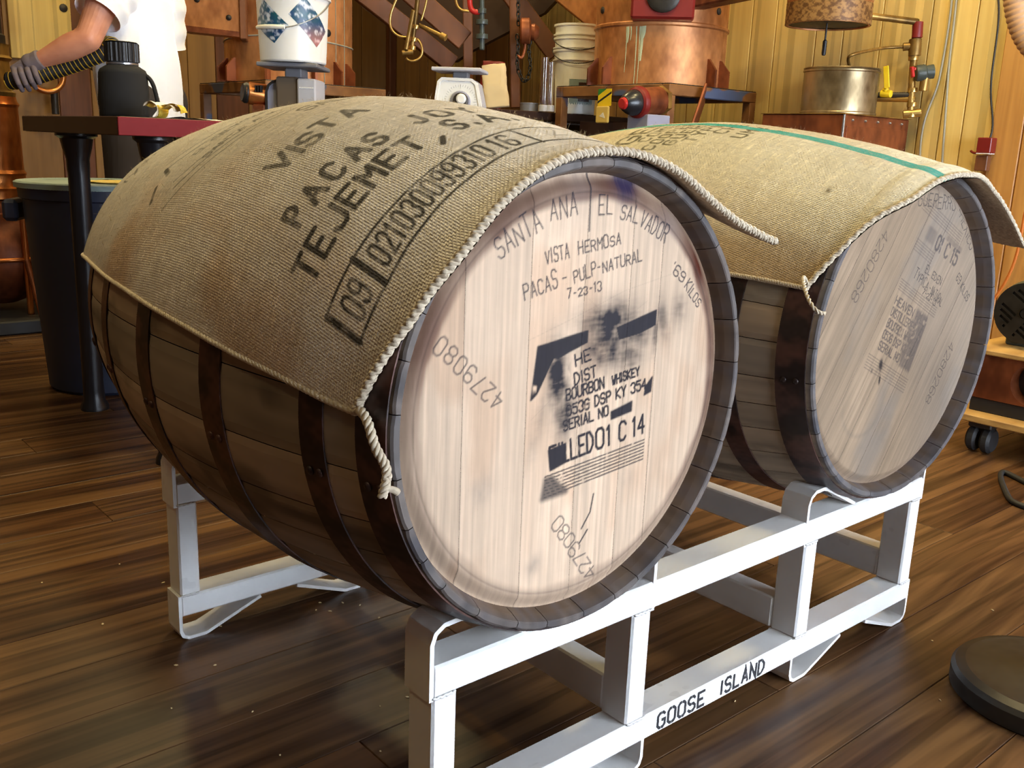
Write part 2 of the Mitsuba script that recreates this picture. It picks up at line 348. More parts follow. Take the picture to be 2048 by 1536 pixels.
    for h0, h1 in hoops:
        rows = [(prof(h0)+.0002, h0), (prof(h0)+.0020, h0), (prof((h0+h1)/2)+.0024, (h0+h1)/2), (prof(h1)+.0024, h1-.001), (prof(h1)+.0002, h1)]
        V = np.concatenate([fr(R*np.sin(th), np.full(N+1, s), R*np.cos(th)) for R, s in rows])
        hk = add(k, 'hoop', trimesh.Trimesh(V, grid_faces(len(rows), N+1), process=False), 'm_hoop', smooth=30)
        for j in range(2):                                 # the rivets of the lap
            a = math.radians(-103+seed*2)+.0; s = h0+(h1-h0)*(.3+.4*j); R = prof(s)+.0022
            c0 = fr(R*math.sin(a), s, R*math.cos(a)); dn = fr(math.sin(a), s, math.cos(a))-fr(0, s, 0)
            add(hk, 'rivet', move(lathe([(.0055, 0), (.005, .0018), (.003, .003), (0, .0035)], 10), axis_to=dn, t=c0), 'm_hoop', smooth=True)
    # heads: boards, 1.1 mm mesh at the front, coarse at the back
    RH = RE-.0172
    for side, step in (('front', .00125), ('back', .02)):
        s0 = .0225 if side == 'front' else BL-.0225
        ca, sa = math.cos(head_dir), math.sin(head_dir)
        for j in range(len(seams)-1):
            u0, u1 = seams[j], seams[j+1]
            nu = max(3, int((u1-u0)/step))
            U = np.linspace(u0+.00012, u1-.00012, nu)
            um = np.minimum(np.abs(U), RH-1e-4); half = np.sqrt(np.maximum(RH**2-np.clip(U, -RH, RH)**2, 1e-8))
            nv = max(4, int(2*half.max()/step))
            Vv = np.linspace(-1, 1, nv)
            UU = np.repeat(U[:, None], nv, 1); VVg = half[:, None]*Vv[None]
            hx, hz = UU*ca+VVg*sa, -UU*sa+VVg*ca         # head coordinates: right, up
            rad = np.hypot(hx, hz)
            lift = 0.004-0.008*sm(RH-.018, RH, rad)        # bevelled rim of the head
            edge = np.minimum(UU-u0, u1-UU); lift = lift-0.0003*np.exp(-edge/.0006)
            Pt = fr(hx, s0-lift if side == 'front' else s0+lift, hz)
            col = head_marks(hx+mark_shift[0], hz+mark_shift[1], UU, VVg, j, rad, edge) if side == 'front' else np.broadcast_to(lin([120, 92, 66]), hx.shape+(3,))
            F = grid_faces(nu, nv)
            add(k, 'head_board', trimesh.Trimesh(Pt.reshape(-1, 3), F if side == 'back' else F[:, ::-1], process=False), 'm_head', smooth=True, color=np.clip(col.reshape(-1, 3), .003, .95))
    bung = fr(0, .445, prof(.445))
    return k
def grain(U, V, j, seed):
    g = nfbm(np.stack([U*260, V*7, np.full(U.shape, j*3.7)], -1), 4, seed); f = nfbm(np.stack([U*900, V*24, np.full(U.shape, j*1.7)], -1), 2, seed+3)
    b = nfbm(np.stack([U*14, V*9, np.full(U.shape, j*0.9)], -1), 3, seed+7)
    return g, f, b
def comb(*a):
    out = np.zeros_like(a[0])
    for x in a: out = np.maximum(out, x)
    return out
def head1(hx, hz, U, V, j, rad, edge):
    P2 = np.stack([hx.ravel(), hz.ravel()], 1); sh = hx.shape
    g, f, b = grain(U, V, j, 11)
    tone = [.82, .93, 1.04, .97, .90, .84][j % 6]
    c = (lin([208, 182, 155])+0*hx[..., None])*tone*(0.66+.50*g+.18*(f-.5)+.26*(b-.5))[..., None]
    c = c*(1-.20*sm(.50, .72, b)[..., None]*np.array([.6, .9, 1.1]))
    wob = .012*(nfbm(np.stack([hx*18, hz*18, 0*hx], -1), 3, 5)-.5)
    ring = sm(.222, .232, rad+wob)*sm(.262, .245, rad+wob)
    up = sm(-.22, .10, hz+0.3*hx)
    st = (.30+.60*up)*ring*(0.55+.9*nfbm(np.stack([hx*14, hz*14, 0*hx+4], -1), 3, 9))
    c = c*(1-st[..., None])+lin([104, 76, 62])*st[..., None]
    blue = np.exp(-((hx-.072)**2/.018**2+(hz-.236)**2/.020**2))+.7*np.exp(-((hx-.095)**2/.03**2+(hz-.246)**2/.012**2))
    blue = np.clip(blue*(.5+f), 0, .9)
    c = c*(1-blue[..., None])+lin([38, 34, 66])*blue[..., None]
    greyup = np.exp(-((hx-.0)**2/.02**2))*sm(.17, .24, hz)*.25+np.exp(-((hx-.15)**2/.03**2+(hz-.19)**2/.02**2))*.35
    c = c*(1-greyup[..., None])+lin([120, 112, 112])*greyup[..., None]
    c = c*(1-.26*np.exp(-edge/.0006)[..., None])
    bev = sm(.228, .2335, rad); c = c*(1-.16*bev[..., None])*(1-.25*np.exp(-((rad-.2335)/.0012)**2)[..., None])
    # handwriting
    hw = []
    for k, (tx, a, bb, h) in enumerate([('SANTA', (-.112, .160), (-.054, .190), .0225), ('ANA', (-.043, .198), (-.004, .203), .0225), ('EL', (.029, .203), (.050, .203), .0205), ('SAL', (.063, .198), (.092, .191), .0185),
                                        ('VADOR', (.096, .189), (.143, .168), .0185), ('VISTA', (-.047, .152), (-.013, .1575), .0145), ('HERMOSA', (.001, .160), (.067, .169), .0125), ('PACAS', (-.075, .115), (-.028, .126), .018),
                                        ('-', (-.022, .125), (-.011, .127), .018), ('PULP', (-.003, .129), (.030, .136), .0155), ('-', (.032, .137), (.038, .138), .014), ('NATURAL', (.041, .138), (.105, .148), .0125),
                                        ('7-23-13', (-.012, .112), (.040, .118), .0095), ("'69", (.157, .134), (.181, .118), .0125), ('KILOS', (.186, .112), (.214, .084), .0125)]):
        hw += strokes(tx, a, bb, h, gap=1.7, jit=.30, seed=40+k)
    hw.append(LineString([(.0145, .247), (.0155, .185)]))
    ink = ink_at(P2, hw, .00085, .0006).reshape(sh)*.90
    num_ = 0
    num = strokes('4279080', (-.098, .013), (-.182, .088), .0195, gap=2.2, jit=.12, seed=3)+strokes('4279080', (.060, -.231), (-.006, -.142), .0185, gap=1.2, jit=.15, seed=8)
    ink = np.maximum(ink, ink_at(P2, num, .0010, .0007).reshape(sh)*.72)
    x_ = [LineString([(.047, -.128), (.043, -.150), (.030, -.168)]), LineString([(.028, -.186), (.040, -.172)])]
    ink = np.maximum(ink, ink_at(P2, x_, .0012, .0009).reshape(sh)*.9)
    scr = [LineString([(-.07, .07), (.0, .09), (.08, .115), (.19, .135)]), LineString([(.02, .11), (.05, .088), (.09, .085), (.12, .10)]), LineString([(-.06, -.02), (.0, .02), (.07, .05)])]
    ink = np.maximum(ink, ink_at(P2, scr, .0002, .0006).reshape(sh)*.22)
    # the printed and smeared stamp
    hor = nfbm(np.stack([hx*60, hz*320, 0*hx], -1), 3, 21); mot = nfbm(np.stack([hx*90, hz*60, 0*hx+2], -1), 3, 22)
    def ell(x, z, rx, rz, a=0.0, pw=2):
        ca, sa = math.cos(a), math.sin(a); dx, dz = hx-x, hz-z
        return np.exp(-((np.abs(dx*ca+dz*sa)/rx)**pw+(np.abs(-dx*sa+dz*ca)/rz)**pw))
    def quad(pts, soft=.0015): return ink_at(P2, Polygon(pts), soft, soft).reshape(sh)
    black = comb(quad([(-.053, .062), (.022, .073), (.022, .060), (-.006, .052), (-.022, .046), (-.050, .050)]), quad([(.070, .072), (.137, .087), (.137, .070), (.110, .062), (.075, .058)]),
                 quad([(-.053, .062), (-.034, .060), (-.030, .046), (-.052, .010), (-.060, .004)]))
    black = black*sm(.18, .42, mot+.12)
    smear = comb(.95*ell(.055, .082, .045, .022), .80*ell(.055, .056, .045, .032), .6*ell(.09, .035, .03, .02), .62*ell(.105, .060, .030, .022, .2), .95*ell(-.020, .022, .018, .042, .18), .85*ell(-.008, -.018, .017, .032),
                 .52*ell(.150, .075, .012, .028, .3), .42*ell(.178, .082, .016, .022), .35*ell(.085, .030, .035, .016), .25*ell(-.045, -.02, .012, .05, -.3), .75*ell(.138, .058, .006, .022))
    smear = smear*(.60+1.0*mot)*(.80+.5*hor)
    smear = smear*(1-.9*ell(.000, .030, .012, .016)*sm(.4, .6, mot))
    tx = []
    for k, (t, a, bb, h) in enumerate([('HE', (.006, .034), (.030, .039), .0135), ('DIST', (.006, .012), (.040, .018), .0135), ('BOURBON', (-.006, -.0050), (.054, .002), .0130), ('WHISKEY', (.068, .004), (.114, .010), .0105),
                                       ('053G DSP KY 354', (-.004, -.0235), (.128, -.0085), .0125), ('SERIAL NO', (-.008, -.0405), (.064, -.0325), .0120)]):
        tx += strokes(t, a, bb, h, gap=1.5, jit=.05, seed=60+k)
    txt = ink_at(P2, tx, .00145, .0008).reshape(sh)
    fil = ink_at(P2, strokes('FILLED', (-.026, -.0805), (.042, -.0725), .0245, gap=1.5)+strokes('01', (.047, -.072), (.072, -.070), .0245, gap=1.8)+strokes('C', (.086, -.0685), (.097, -.068), .0235)+strokes('14', (.110, -.0665), (.130, -.065), .0235, gap=1.6), .0019, .0008).reshape(sh)
    txt = comb(txt, fil)*sm(.14, .34, mot+.14*sm(.0, .05, hx))
    blk2 = comb(quad([(-.030, -.060), (-.004, -.056), (-.002, -.078), (-.026, -.084)]), quad([(.068, -.030), (.104, -.022), (.104, -.033), (.070, -.038)]), quad([(.128, -.006), (.138, .004), (.137, -.013), (.126, -.016)]),
                .8*quad([(-.032, -.095), (-.024, -.094), (.0, -.114), (-.036, -.116)], .004))*sm(.12, .3, mot)
    li = [LineString([(-.034, -.0905-.0042*q), (.132, -.0745-.0042*q)]) for q in range(7)]
    lines = ink_at(P2, li, .00085, .0006).reshape(sh)*sm(.22, .42, mot+.08)
    st = np.clip(comb(black, smear, txt*.97, blk2, lines*.92), 0, .97)
    sp = np.exp(-((hx+.128)**2/.02**2+(hz+.085)**2/.018**2))*.35+np.exp(-((hx+.045)**2/.012**2+(hz+.195)**2/.014**2))*.5+np.exp(-((hx-.105)**2/.012**2+(hz+.12)**2/.012**2))*.3
    c = c*(1-(sp*mot)[..., None])+lin([70, 66, 70])*(sp*mot)[..., None]
    c = c*(1-ink[..., None])+lin([24, 24, 36])*ink[..., None]
    return c*(1-st[..., None])+lin([17, 20, 32])*st[..., None]*(.8+.4*mot[..., None])
def head2(hx, hz, U, V, j, rad, edge):
    P2 = np.stack([hx.ravel(), hz.ravel()], 1); sh = hx.shape
    g, f, b = grain(U, V, j, 71)
    tone = [.90, .97, .92, 1.03, 1.0, .95, .98][j % 7]
    c = (lin([148, 127, 104])+0*hx[..., None])*tone*(0.58+.48*g+.20*(f-.5)+.36*(b-.5))[..., None]
    rot = -math.radians(24)
    gx, gz = hx*math.cos(.55)-hz*math.sin(.55), hx*math.sin(.55)+hz*math.cos(.55)
    cl = nfbm(np.stack([gx*11, gz*6, 0*hx], -1), 4, 77); gy = sm(.46, .70, cl)*.55*(.6+.7*f)
    gy = np.maximum(gy, .5*sm(.02, .14, hx+.15*hz)*(.35+.9*cl)*.8)
    c = c*(1-gy[..., None])+lin([112, 106, 100])*gy[..., None]
    c = c*(1-.28*np.exp(-edge/.0006)[..., None])
    e = sm(.235, .251, rad)*.35; c = c*(1-e[..., None])+lin([110, 92, 80])*e[..., None]
    st_ = np.array([.911, -.411]); up = np.array([.411, .911])
    def at(o, x, y): return (o[0]+st_[0]*x+up[0]*y, o[1]+st_[1]*x+up[1]*y)
    hw = []
    for k, (t, p0, p1, h) in enumerate([('GUERERRO', (.030, .207), (.150, .198), .020), ('MEXICO', (.168, .186), (.222, .128), .017), ('EL EDEN', (.080, .098), (.136, .072), .013), ('TYPICA', (.046, .092), (.094, .066), .016),
                                        ('-', (.097, .064), (.104, .060), .016), ('NATURAL', (.106, .058), (.148, .036), .014), ('7-23-13', (.081, .062), (.127, .038), .010), ('69 KILOS', (.186, .080), (.236, .038), .0135)]):
        hw += strokes(t, p0, p1, h, gap=1.6, jit=.40, seed=140+k)
    ink = ink_at(P2, hw, .00075, .0007).reshape(sh)*.82
    nm = strokes('4280268', (-.058, .172), (-.128, .070), .019, gap=1.3, jit=.1, seed=5)+strokes('4280268', (.200, -.030), (.142, -.130), .018, gap=1.4, jit=.1, seed=6)
    ink = np.maximum(ink, ink_at(P2, nm, .0008, .0008).reshape(sh)*.62)
    mot = nfbm(np.stack([hx*90, hz*90, 0*hx+2], -1), 3, 82)
    o = np.array([-.030, -.008])
    tx = []
    for k, t in enumerate(['HEAVEN HILL', 'DISTILLERIES INC', 'BOURBON WHISKEY', '053G DSP KY 354', 'SERIAL NO']):
        y = .066-.0195*k; wdt = .116 if k < 4 else .075
        tx += strokes(t, at(o, .002, y), at(o, wdt, y), .0135, gap=1.3)
    txt = ink_at(P2, tx, .0013, .0008).reshape(sh)
    lx = (hx-o[0])*st_[0]+(hz-o[1])*st_[1]; ly = (hx-o[0])*up[0]+(hz-o[1])*up[1]
    blk = sm(.062, .085, lx+.02*(mot-.5)-.12*(ly-.05)*0)*sm(.121, .118, lx)*sm(-.020, -.012, ly)*sm(.088, .080, ly)*sm(.25, .5, mot+.12)
    def bars(x0, x1, y0, n, d): return ink_at(P2, [LineString([at(o, x0, y0+d*q), at(o, x1, y0+d*q)]) for q in range(n)], .00075, .0007).reshape(sh)
    li = comb(bars(-.004, .136, .090, 5, .0042), bars(-.018, .126, -.050, 6, .0046), bars(-.02, .130, .222, 5, .0045)*.9, bars(.0, .066, .160, 5, .0045)*.8)
    d1 = ink_at(P2, strokes('01 C 15', at(o, .060, .185), at(o, .142, .187), .024, gap=1.3), .0022, .0009).reshape(sh)
    b2 = (sm(.012, .03, lx)*sm(.055, .045, lx)*sm(.182, .19, ly)*sm(.213, .207, ly)*.5)+ (sm(.075, .09, lx)*sm(.150, .14, lx)*sm(.209, .212, ly)*sm(.222, .218, ly)*.5)
    st = np.clip(comb(txt, blk*.85, li*.65, d1, b2)*sm(.12, .38, mot+.05), 0, 1)*.62
    blot = np.exp(-(((hx+.018)/.0055)**2+((hz+.048)/.010)**2)**2)+np.exp(-(((hx+.016)/.003)**2+((hz+.074)/.008)**2)**2)+.6*np.exp(-(((hx+.043)/.003)**2+((hz+.055)/.004)**2))
    blot = np.clip(blot, 0, 1)*.9
    rg = np.exp(-((np.hypot(hx+.055, hz+.105)-.058)/.004)**2)*sm(.0, -.1, hz+.06)*.22+np.exp(-((hx-.02)**2/.02**2+(hz+.17)**2/.03**2))*.3*mot
    c = c*(1-rg[..., None])+lin([96, 88, 80])*rg[..., None]
    c = c*(1-ink[..., None])+lin([26, 26, 34])*ink[..., None]
    c = c*(1-st[..., None])+lin([30, 32, 44])*st[..., None]
    return c*(1-blot[..., None])+lin([24, 24, 30])*blot[..., None]
blue_end = lin([92, 94, 108])
make_barrel('front oak barrel on the white rack, pale head handwritten SANTA ANA EL SALVADOR', B1, HOOPS1, 1, head1, 0.0, [-.2533, -.172, -.084, -.0035, .071, .124, .2533], (.017, -.006), blue_end)
make_barrel('rear right oak barrel on the white rack, greyish head with slanting boards and number 4280268', B2, HOOPS2, 2, head2, math.radians(33), [-.2533, -.205, -.137, -.079, -.015, .047, .111, .2533], (.035, -.0056), lin([84, 96, 118]))
# ------------------------------------------------------------------ burlap sacks draped over the barrels
def interp(x, xs, ys):
    from scipy.interpolate import PchipInterpolator
    return PchipInterpolator(xs, ys)(np.clip(x, xs[0], xs[-1]))
class Sack:
    """Cloth that clings round the barrel (arc length a from the crown, s along the axis) and leaves it on a tangent past the angle dep(s)."""
    def __init__(self, fr, so, dep, curl, left, right, front, back, droop_f, droop_b, seed):
        self.__dict__.update(locals())
    def R(self, s): return prof(np.clip(s, 0, BL))+interp(s, *self.so)
    def P(self, a, s):
        a, s = np.broadcast_arrays(np.asarray(a, float), np.asarray(s, float))
        R = self.R(s); ph = np.radians(interp(s, *self.dep)); k = interp(s, *self.curl)
        al = np.minimum(a, R*ph); th = al/R
        x, z = R*np.sin(th), R*np.cos(th)
        e = np.maximum(a-R*ph, 0)                           # free part: curvature k (positive bends down)
        kk = np.where(np.abs(k) < 1e-3, 1e-3, k)
        x = x+(np.sin(ph+kk*e)-np.sin(ph))/kk; z = z+(np.cos(ph+kk*e)-np.cos(ph))/kk
        nx, nz = np.sin(th+k*e), np.cos(th+k*e)
        over_f, over_b = np.maximum(-s, 0), np.maximum(s-BL, 0)
        q = np.stack([a*5, s*5, np.full(a.shape, self.seed*1.7)], -1)
        w = .0060*(nfbm(q, 3, self.seed)-.5)+.0016*(nfbm(q*7, 2, self.seed+1)-.5)
        dr_ = self.droop_f*over_f**2*12+self.droop_b*over_b
        x = x+nx*(w-dr_); z = z+nz*(w-dr_)
        return self.fr(x, s, z)
    def grid(self, nu, nv):
        u, v = np.meshgrid(np.linspace(0, 1, nu), np.linspace(0, 1, nv), indexing='ij')
        sf, sb = interp(u, *self.front), interp(u, *self.back)
        s = sf+v*(sb-sf)
        aL, aR = -self.R(s)*np.radians(interp(s, *self.left)), interp(s, *self.right)
        wob = .004*(nfbm(np.stack([s*9, 0*s, 0*s+self.seed], -1), 2, 5)-.5)
        return aL+u*(aR-aL)+wob*(1-u), s, u, v
S1 = Sack(B1, so=([-.06, 0, .3, .5, .7, .95], [.007, .008, .008, .008, .012, .024]), dep=([-.06, 0, .12, .26, .45, .95], [32, 31, 26, 19, 14, 8]),
          curl=([-.06, 0, .2, .5, .95], [-1.9, -1.7, -.3, .05, .2]), left=([-.05, .035, .2, .45, .7, .95], [86, 85.5, 82, 78, 75, 72]), right=([-.05, 0, .2, .95], [.305, .31, .37, .42]),
          front=([0, .08, .16, .26, .36, .55, .75, 1], [.036, .012, -.012, -.028, -.024, -.013, -.018, -.030]), back=([0, .15, 1], [.968, .94, .93]), droop_f=.25, droop_b=.5, seed=3)
S2 = Sack(B2, so=([-.06, 0, .3, .6, .95], [.007, .008, .008, .009, .014]), dep=([-.06, 0, .15, .4, .95], [17, 18, 24, 40, 55]),
          curl=([-.06, 0, .3, .95], [1.6, 1.5, 1.6, 2.2]), left=([-.05, .3, .6, .95], [70, 71, 66, 60]), right=([-.05, 0, .3, .95], [.338, .345, .38, .40]),
          front=([0, .15, .3, .5, .75, 1], [.024, -.018, -.050, -.052, -.026, -.02]), back=([0, 1], [.93, .93]), droop_f=.55, droop_b=.5, seed=8)
def build_sack(label, S, step, paint, hem):
    k = thing('burlap_sack', label, 'sack')
    nu, nv = int(.86/step), int(.98/step)
    a, s, u, v = S.grid(nu, nv)
    Pt = S.P(a, s)
    col = paint(a, s, u, v)
    F = grid_faces(nu, nv)
    uv = np.stack([a.ravel(), s.ravel()], 1)
    add(k, 'cloth', trimesh.Trimesh(Pt.reshape(-1, 3), F, process=False), 'm_burlap', smooth=True, uv=uv, color=np.clip(col.reshape(-1, 3), .004, .95))
    # the second layer of the flattened bag, a few millimetres below
    a2, s2, u2, v2 = S.grid(70, 80)
    Q = S.P(a2, s2); n = np.cross(np.gradient(Q, axis=0), np.gradient(Q, axis=1)); n /= np.linalg.norm(n, axis=-1, keepdims=True)
    if n[35, 40, 2] < 0: n = -n
    add(k, 'under_layer', trimesh.Trimesh((Q-n*.0035).reshape(-1, 3), grid_faces(70, 80), process=False), 'm_rope', smooth=True)
    # hem: two strands wound round the edge
    def edge(us, vs, m=400):
        uu = np.linspace(us[0], us[1], m); vv = np.linspace(vs[0], vs[1], m)
        sf, sb = interp(uu, *S.front), interp(uu, *S.back); ss = sf+vv*(sb-sf)
        aL, aR = -S.R(ss)*np.radians(interp(ss, *S.left)), interp(ss, *S.right)
        return S.P(aL+uu*(aR-aL), ss)
    def wound(line, rr, r, pitch, ph0):
        t = np.gradient(line, axis=0); t /= np.linalg.norm(t, axis=1, keepdims=True)
        up = np.cross(t, [0.3, 0.2, 1.0]); up /= np.linalg.norm(up, axis=1, keepdims=True); sd = np.cross(t, up)
        L = np.r_[0, np.cumsum(np.linalg.norm(np.diff(line, axis=0), axis=1))]; ph = L/pitch*2*np.pi+ph0
        return line+rr*(np.cos(ph)[:, None]*up+np.sin(ph)[:, None]*sd)
    for (us, vs, rr, r, pitch, m) in hem:
        L = edge(us, vs, m)
        for ph in (0, 2.1, 4.2):
            add(k, 'hem_cord', tube(wound(L, rr, r, pitch, ph), r*(1+.25*np.sin(np.arange(m)*.9+ph)), 6), 'm_rope', smooth=True)
    return k, edge, wound
def fuzz(S, n, seed, length, where):
    """Loose jute fibres standing off the cloth."""
    g = np.random.default_rng(seed); V, Fc = [], []
    u, v = where(g, n)
    sf, sb = interp(u, *S.front), interp(u, *S.back); s = sf+v*(sb-sf)
    aL, aR = -S.R(s)*np.radians(interp(s, *S.left)), interp(s, *S.right); a = aL+u*(aR-aL)
    P0 = S.P(a, s); nn = np.cross(S.P(a+.003, s)-P0, S.P(a, s+.003)-P0); nn /= np.linalg.norm(nn, axis=1, keepdims=True)
    nn *= np.sign(nn[:, 2:]+.01)
    d = nn*.55+g.normal(0, .6, (n, 3)); d /= np.linalg.norm(d, axis=1, keepdims=True)
    e = g.normal(0, 1, (n, 3)); Ln = g.uniform(.3, 1, n)[:, None]*length
    P1 = P0+d*Ln*.5; P2 = P0+(d*.75+.35*e/np.linalg.norm(e, axis=1, keepdims=True))*Ln
    w = np.cross(d, e); w /= np.linalg.norm(w, axis=1, keepdims=True); w *= .00011
    V = np.stack([P0-w, P0+w, P1-w, P1+w, P2], 1).reshape(-1, 3)
    b = (np.arange(n)*5)[:, None, None]
    Fc = (b+np.array([[0, 1, 3], [0, 3, 2], [2, 3, 4]])).reshape(-1, 3)
    return trimesh.Trimesh(V, Fc, process=False)
mat('m_fibre', lin([170, 150, 110]), rough=.9, two=True)
def cloth_base(a, s, seed, c1, c2):
    z = np.zeros_like(a)
    big = nfbm(np.stack([a*5, s*5, z], -1), 4, seed); thr = nfbm(np.stack([a*26, s*900, z], -1), 3, seed+1); thr2 = nfbm(np.stack([a*900, s*26, z], -1), 3, seed+2)
    fine = nfbm(np.stack([a*420, s*420, z], -1), 2, seed+3)
    slub = sm(.70, .78, nfbm(np.stack([a*60, s*420, z], -1), 2, seed+4))
    c = lin(c1)*(1-big[..., None])+lin(c2)*big[..., None]
    return c*(0.62+.30*thr+.30*thr2+.22*(fine-.5)+.22*slub)[..., None], big, fine
def paint1(a, s, u, v):
    c, big, fine = cloth_base(a, s, 3, [186, 177, 162], [234, 228, 216])
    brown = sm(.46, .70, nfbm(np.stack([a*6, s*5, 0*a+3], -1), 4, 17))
    low = sm(-.20, -.36, a)*(.25+.75*brown)*.60+.12*brown  # brown stain mottling, with side shade painted into the low left cloth
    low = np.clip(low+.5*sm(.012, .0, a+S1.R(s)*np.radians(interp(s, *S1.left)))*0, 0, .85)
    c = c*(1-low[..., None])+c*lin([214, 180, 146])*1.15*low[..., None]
    P2 = np.stack([a.ravel(), s.ravel()], 1); sh = a.shape
    mot = nfbm(np.stack([a*70, s*70, 0*a], -1), 3, 23)
    def row(items, h, w, soft=.0012, gap=1.4):
        g = []
        for t, x0, x1, y0 in items: g += strokes(t, (x0, y0), (x1, y0), h, gap=gap)
        return ink_at(P2, shapely.union_all(g), w, soft).reshape(sh)
    fr_ = [LineString([(-.365, .046), (-.365, .102), (-.30, .098), (-.23, .093), (-.16, .090), (-.06, .094), (.10, .104)]), LineString([(-.365, .049), (-.30, .042), (-.22, .042), (-.10, .043), (.12, .049)])]
    ink = ink_at(P2, fr_, .0019, .001).reshape(sh)
    ink = comb(ink, ink_at(P2, [LineString([(-.3650, .050), (-.3650, .101)]), LineString([(-.3015, .046), (-.3010, .098)])], .0042, .001).reshape(sh), ink_at(P2, [LineString([(-.0590, .094), (-.0535, .043)])], .0022, .001).reshape(sh))
    ink = comb(ink, row([('09', -.347, -.317, .054), ('021030099310', -.287, -.112, .052), ('16', -.100, -.076, .052)], .034, .0022, gap=2.3))
    ink = comb(ink, row([('2', -.02, .0, .062)], .034, .0014)*.6)
    ink = comb(ink, row([('TEJEMET', -.345, -.142, .1365), (',', -.128, -.114, .128), ('S', -.097, -.082, .1345), ('A', -.052, -.026, .1345), ('.', -.069, -.066, .1345), ('.', -.014, -.011, .1345)], .037, .0038, gap=2.1), )
    ink = comb(ink, row([('P', -.301, -.286, .197), ('A', -.270, -.250, .195), ('C', -.235, -.218, .195), ('A', -.201, -.182, .194), ('S', -.171, -.155, .192), ('J', -.112, -.099, .190), ('O', -.082, -.062, .188), ('Y', -.046, -.026, .188)], .035, .0040)*.92)
    ink = comb(ink, row([('V', -.252, -.226, .294), ('I', -.219, -.211, .292), ('S', -.205, -.183, .290), ('T', -.173, -.148, .302), ('A', -.134, -.110, .302)], .038, .0042)*.85)
    ink = comb(ink, row([('SALU', -.130, -.040, .414)], .032, .0026)*.75)
    curve = lambda pts, w: ink_at(P2, [LineString(spline(np.array([(x, y, 0) for x, y in pts]), 24)[:, :2])], w, .0012).reshape(sh)
    orn = comb(curve([(-.335, .520), (-.256, .488), (-.194, .470), (-.12, .462)], .0012), curve([(-.30, .530), (-.25, .506), (-.19, .488), (-.13, .480)], .0014), curve([(-.29, .545), (-.24, .522), (-.18, .505)], .0012),
               curve([(-.325, .575), (-.296, .600)], .0034), curve([(-.272, .596), (-.262, .622)], .0042), curve([(-.262, .622), (-.215, .590), (-.15, .560), (-.10, .545)], .0012), curve([(-.25, .640), (-.20, .610), (-.14, .585)], .0010),
               curve([(-.255, .800), (-.245, .830), (-.236, .806)], .0018), curve([(-.240, .790), (-.228, .812)], .0036))
    sc = row([('SANTA ANA', -.245, -.120, .508)], .016, .0016)+row([('EL SALVADOR', -.235, -.110, .555)], .018, .0018)*.8+row([('SOCO', -.225, -.160, .790)], .030, .0020)*.8
    ink = comb(ink, orn*.85, np.clip(sc, 0, 1)*.75*sm(.3, .5, mot+.1))
    fade = .62+.30*sm(.30, .55, mot)
    wv = .5+.5*fine
    ink = ink*np.clip(fade*(.72+.45*wv), 0, .93)
    red = np.exp(-((a+.20)**2+(s-.085)**2)/.012**2)*.5
    return c*(1-ink[..., None])+lin([40, 37, 34])*ink[..., None]
def paint2(a, s, u, v):
    c, big, fine = cloth_base(a, s, 41, [192, 183, 158], [226, 219, 194])
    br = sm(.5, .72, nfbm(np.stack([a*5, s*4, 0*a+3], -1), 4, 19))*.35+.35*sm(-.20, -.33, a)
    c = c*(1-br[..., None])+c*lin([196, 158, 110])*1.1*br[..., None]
    P2 = np.stack([a.ravel(), s.ravel()], 1); sh = a.shape
    mot = nfbm(np.stack([a*70, s*70, 0*a], -1), 3, 29)
    g1, g2 = [], []
    g1 += strokes('GEM', (-.172, .505), (-.045, .515), .042, gap=1.8)
    for t, x0, x1, y in [('COMER', -.165, -.05, .472), ('COOPER', -.196, -.065, .435), ('GUERR', -.175, -.058, .402), ('TYPIC', -.158, -.05, .368), ('CHE', -.112, -.045, .336), ('UMB', -.121, -.048, .288), ('V', -.064, -.050, .243)]:
        g2 += strokes(t, (x0, y), (x1, y), .025, gap=2.6)
    ink = comb(ink_at(P2, g1, .0040, .0015).reshape(sh), ink_at(P2, g2, .0026, .0014).reshape(sh))*(.50+.35*sm(.3, .55, mot))
    c = c*(1-ink[..., None])+lin([72, 66, 46])*ink[..., None]
    ga = -.062+.003*(nfbm(np.stack([s*8, 0*s, 0*s], -1), 2, 3)-.5)
    gr = sm(.0125, .0100, np.abs(a-ga))*np.clip(.62+.5*fine, 0, .92)
    c = c*(1-gr[..., None])+lin([40, 150, 142])*gr[..., None]
    hole = np.exp(-((a+.309)**2+(s-.097)**2)/.006**2)*.7+np.exp(-(((a+.196)/.006)**2+((s-.066)/.0035)**2))*.8
    return c*(1-hole[..., None])+lin([70, 56, 34])*hole[..., None]
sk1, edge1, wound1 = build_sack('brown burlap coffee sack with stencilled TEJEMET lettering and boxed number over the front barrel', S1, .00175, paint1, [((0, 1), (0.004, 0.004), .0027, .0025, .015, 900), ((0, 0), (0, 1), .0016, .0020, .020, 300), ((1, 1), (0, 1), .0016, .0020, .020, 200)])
fl = edge1((0, 0), (.93, 1.0), 12); q0 = edge1((0, .08), (1, 1), 12)
cp = fl[-1]; e1 = (fl[0]-cp); e2 = (q0[-1]-cp)
uu, vv = np.meshgrid(np.linspace(0, 1, 14), np.linspace(0, 1, 10), indexing='ij')
Pf = cp+uu[..., None]*(.35*e1+.55*e2)+np.array([0, 0, -1.0])*(.062*vv*(1-.35*uu)*(1+.25*np.sin(uu*5)))[..., None]+np.array([.018, .0, 0])*(np.sin(vv*2.6)*(.4+uu))[..., None]
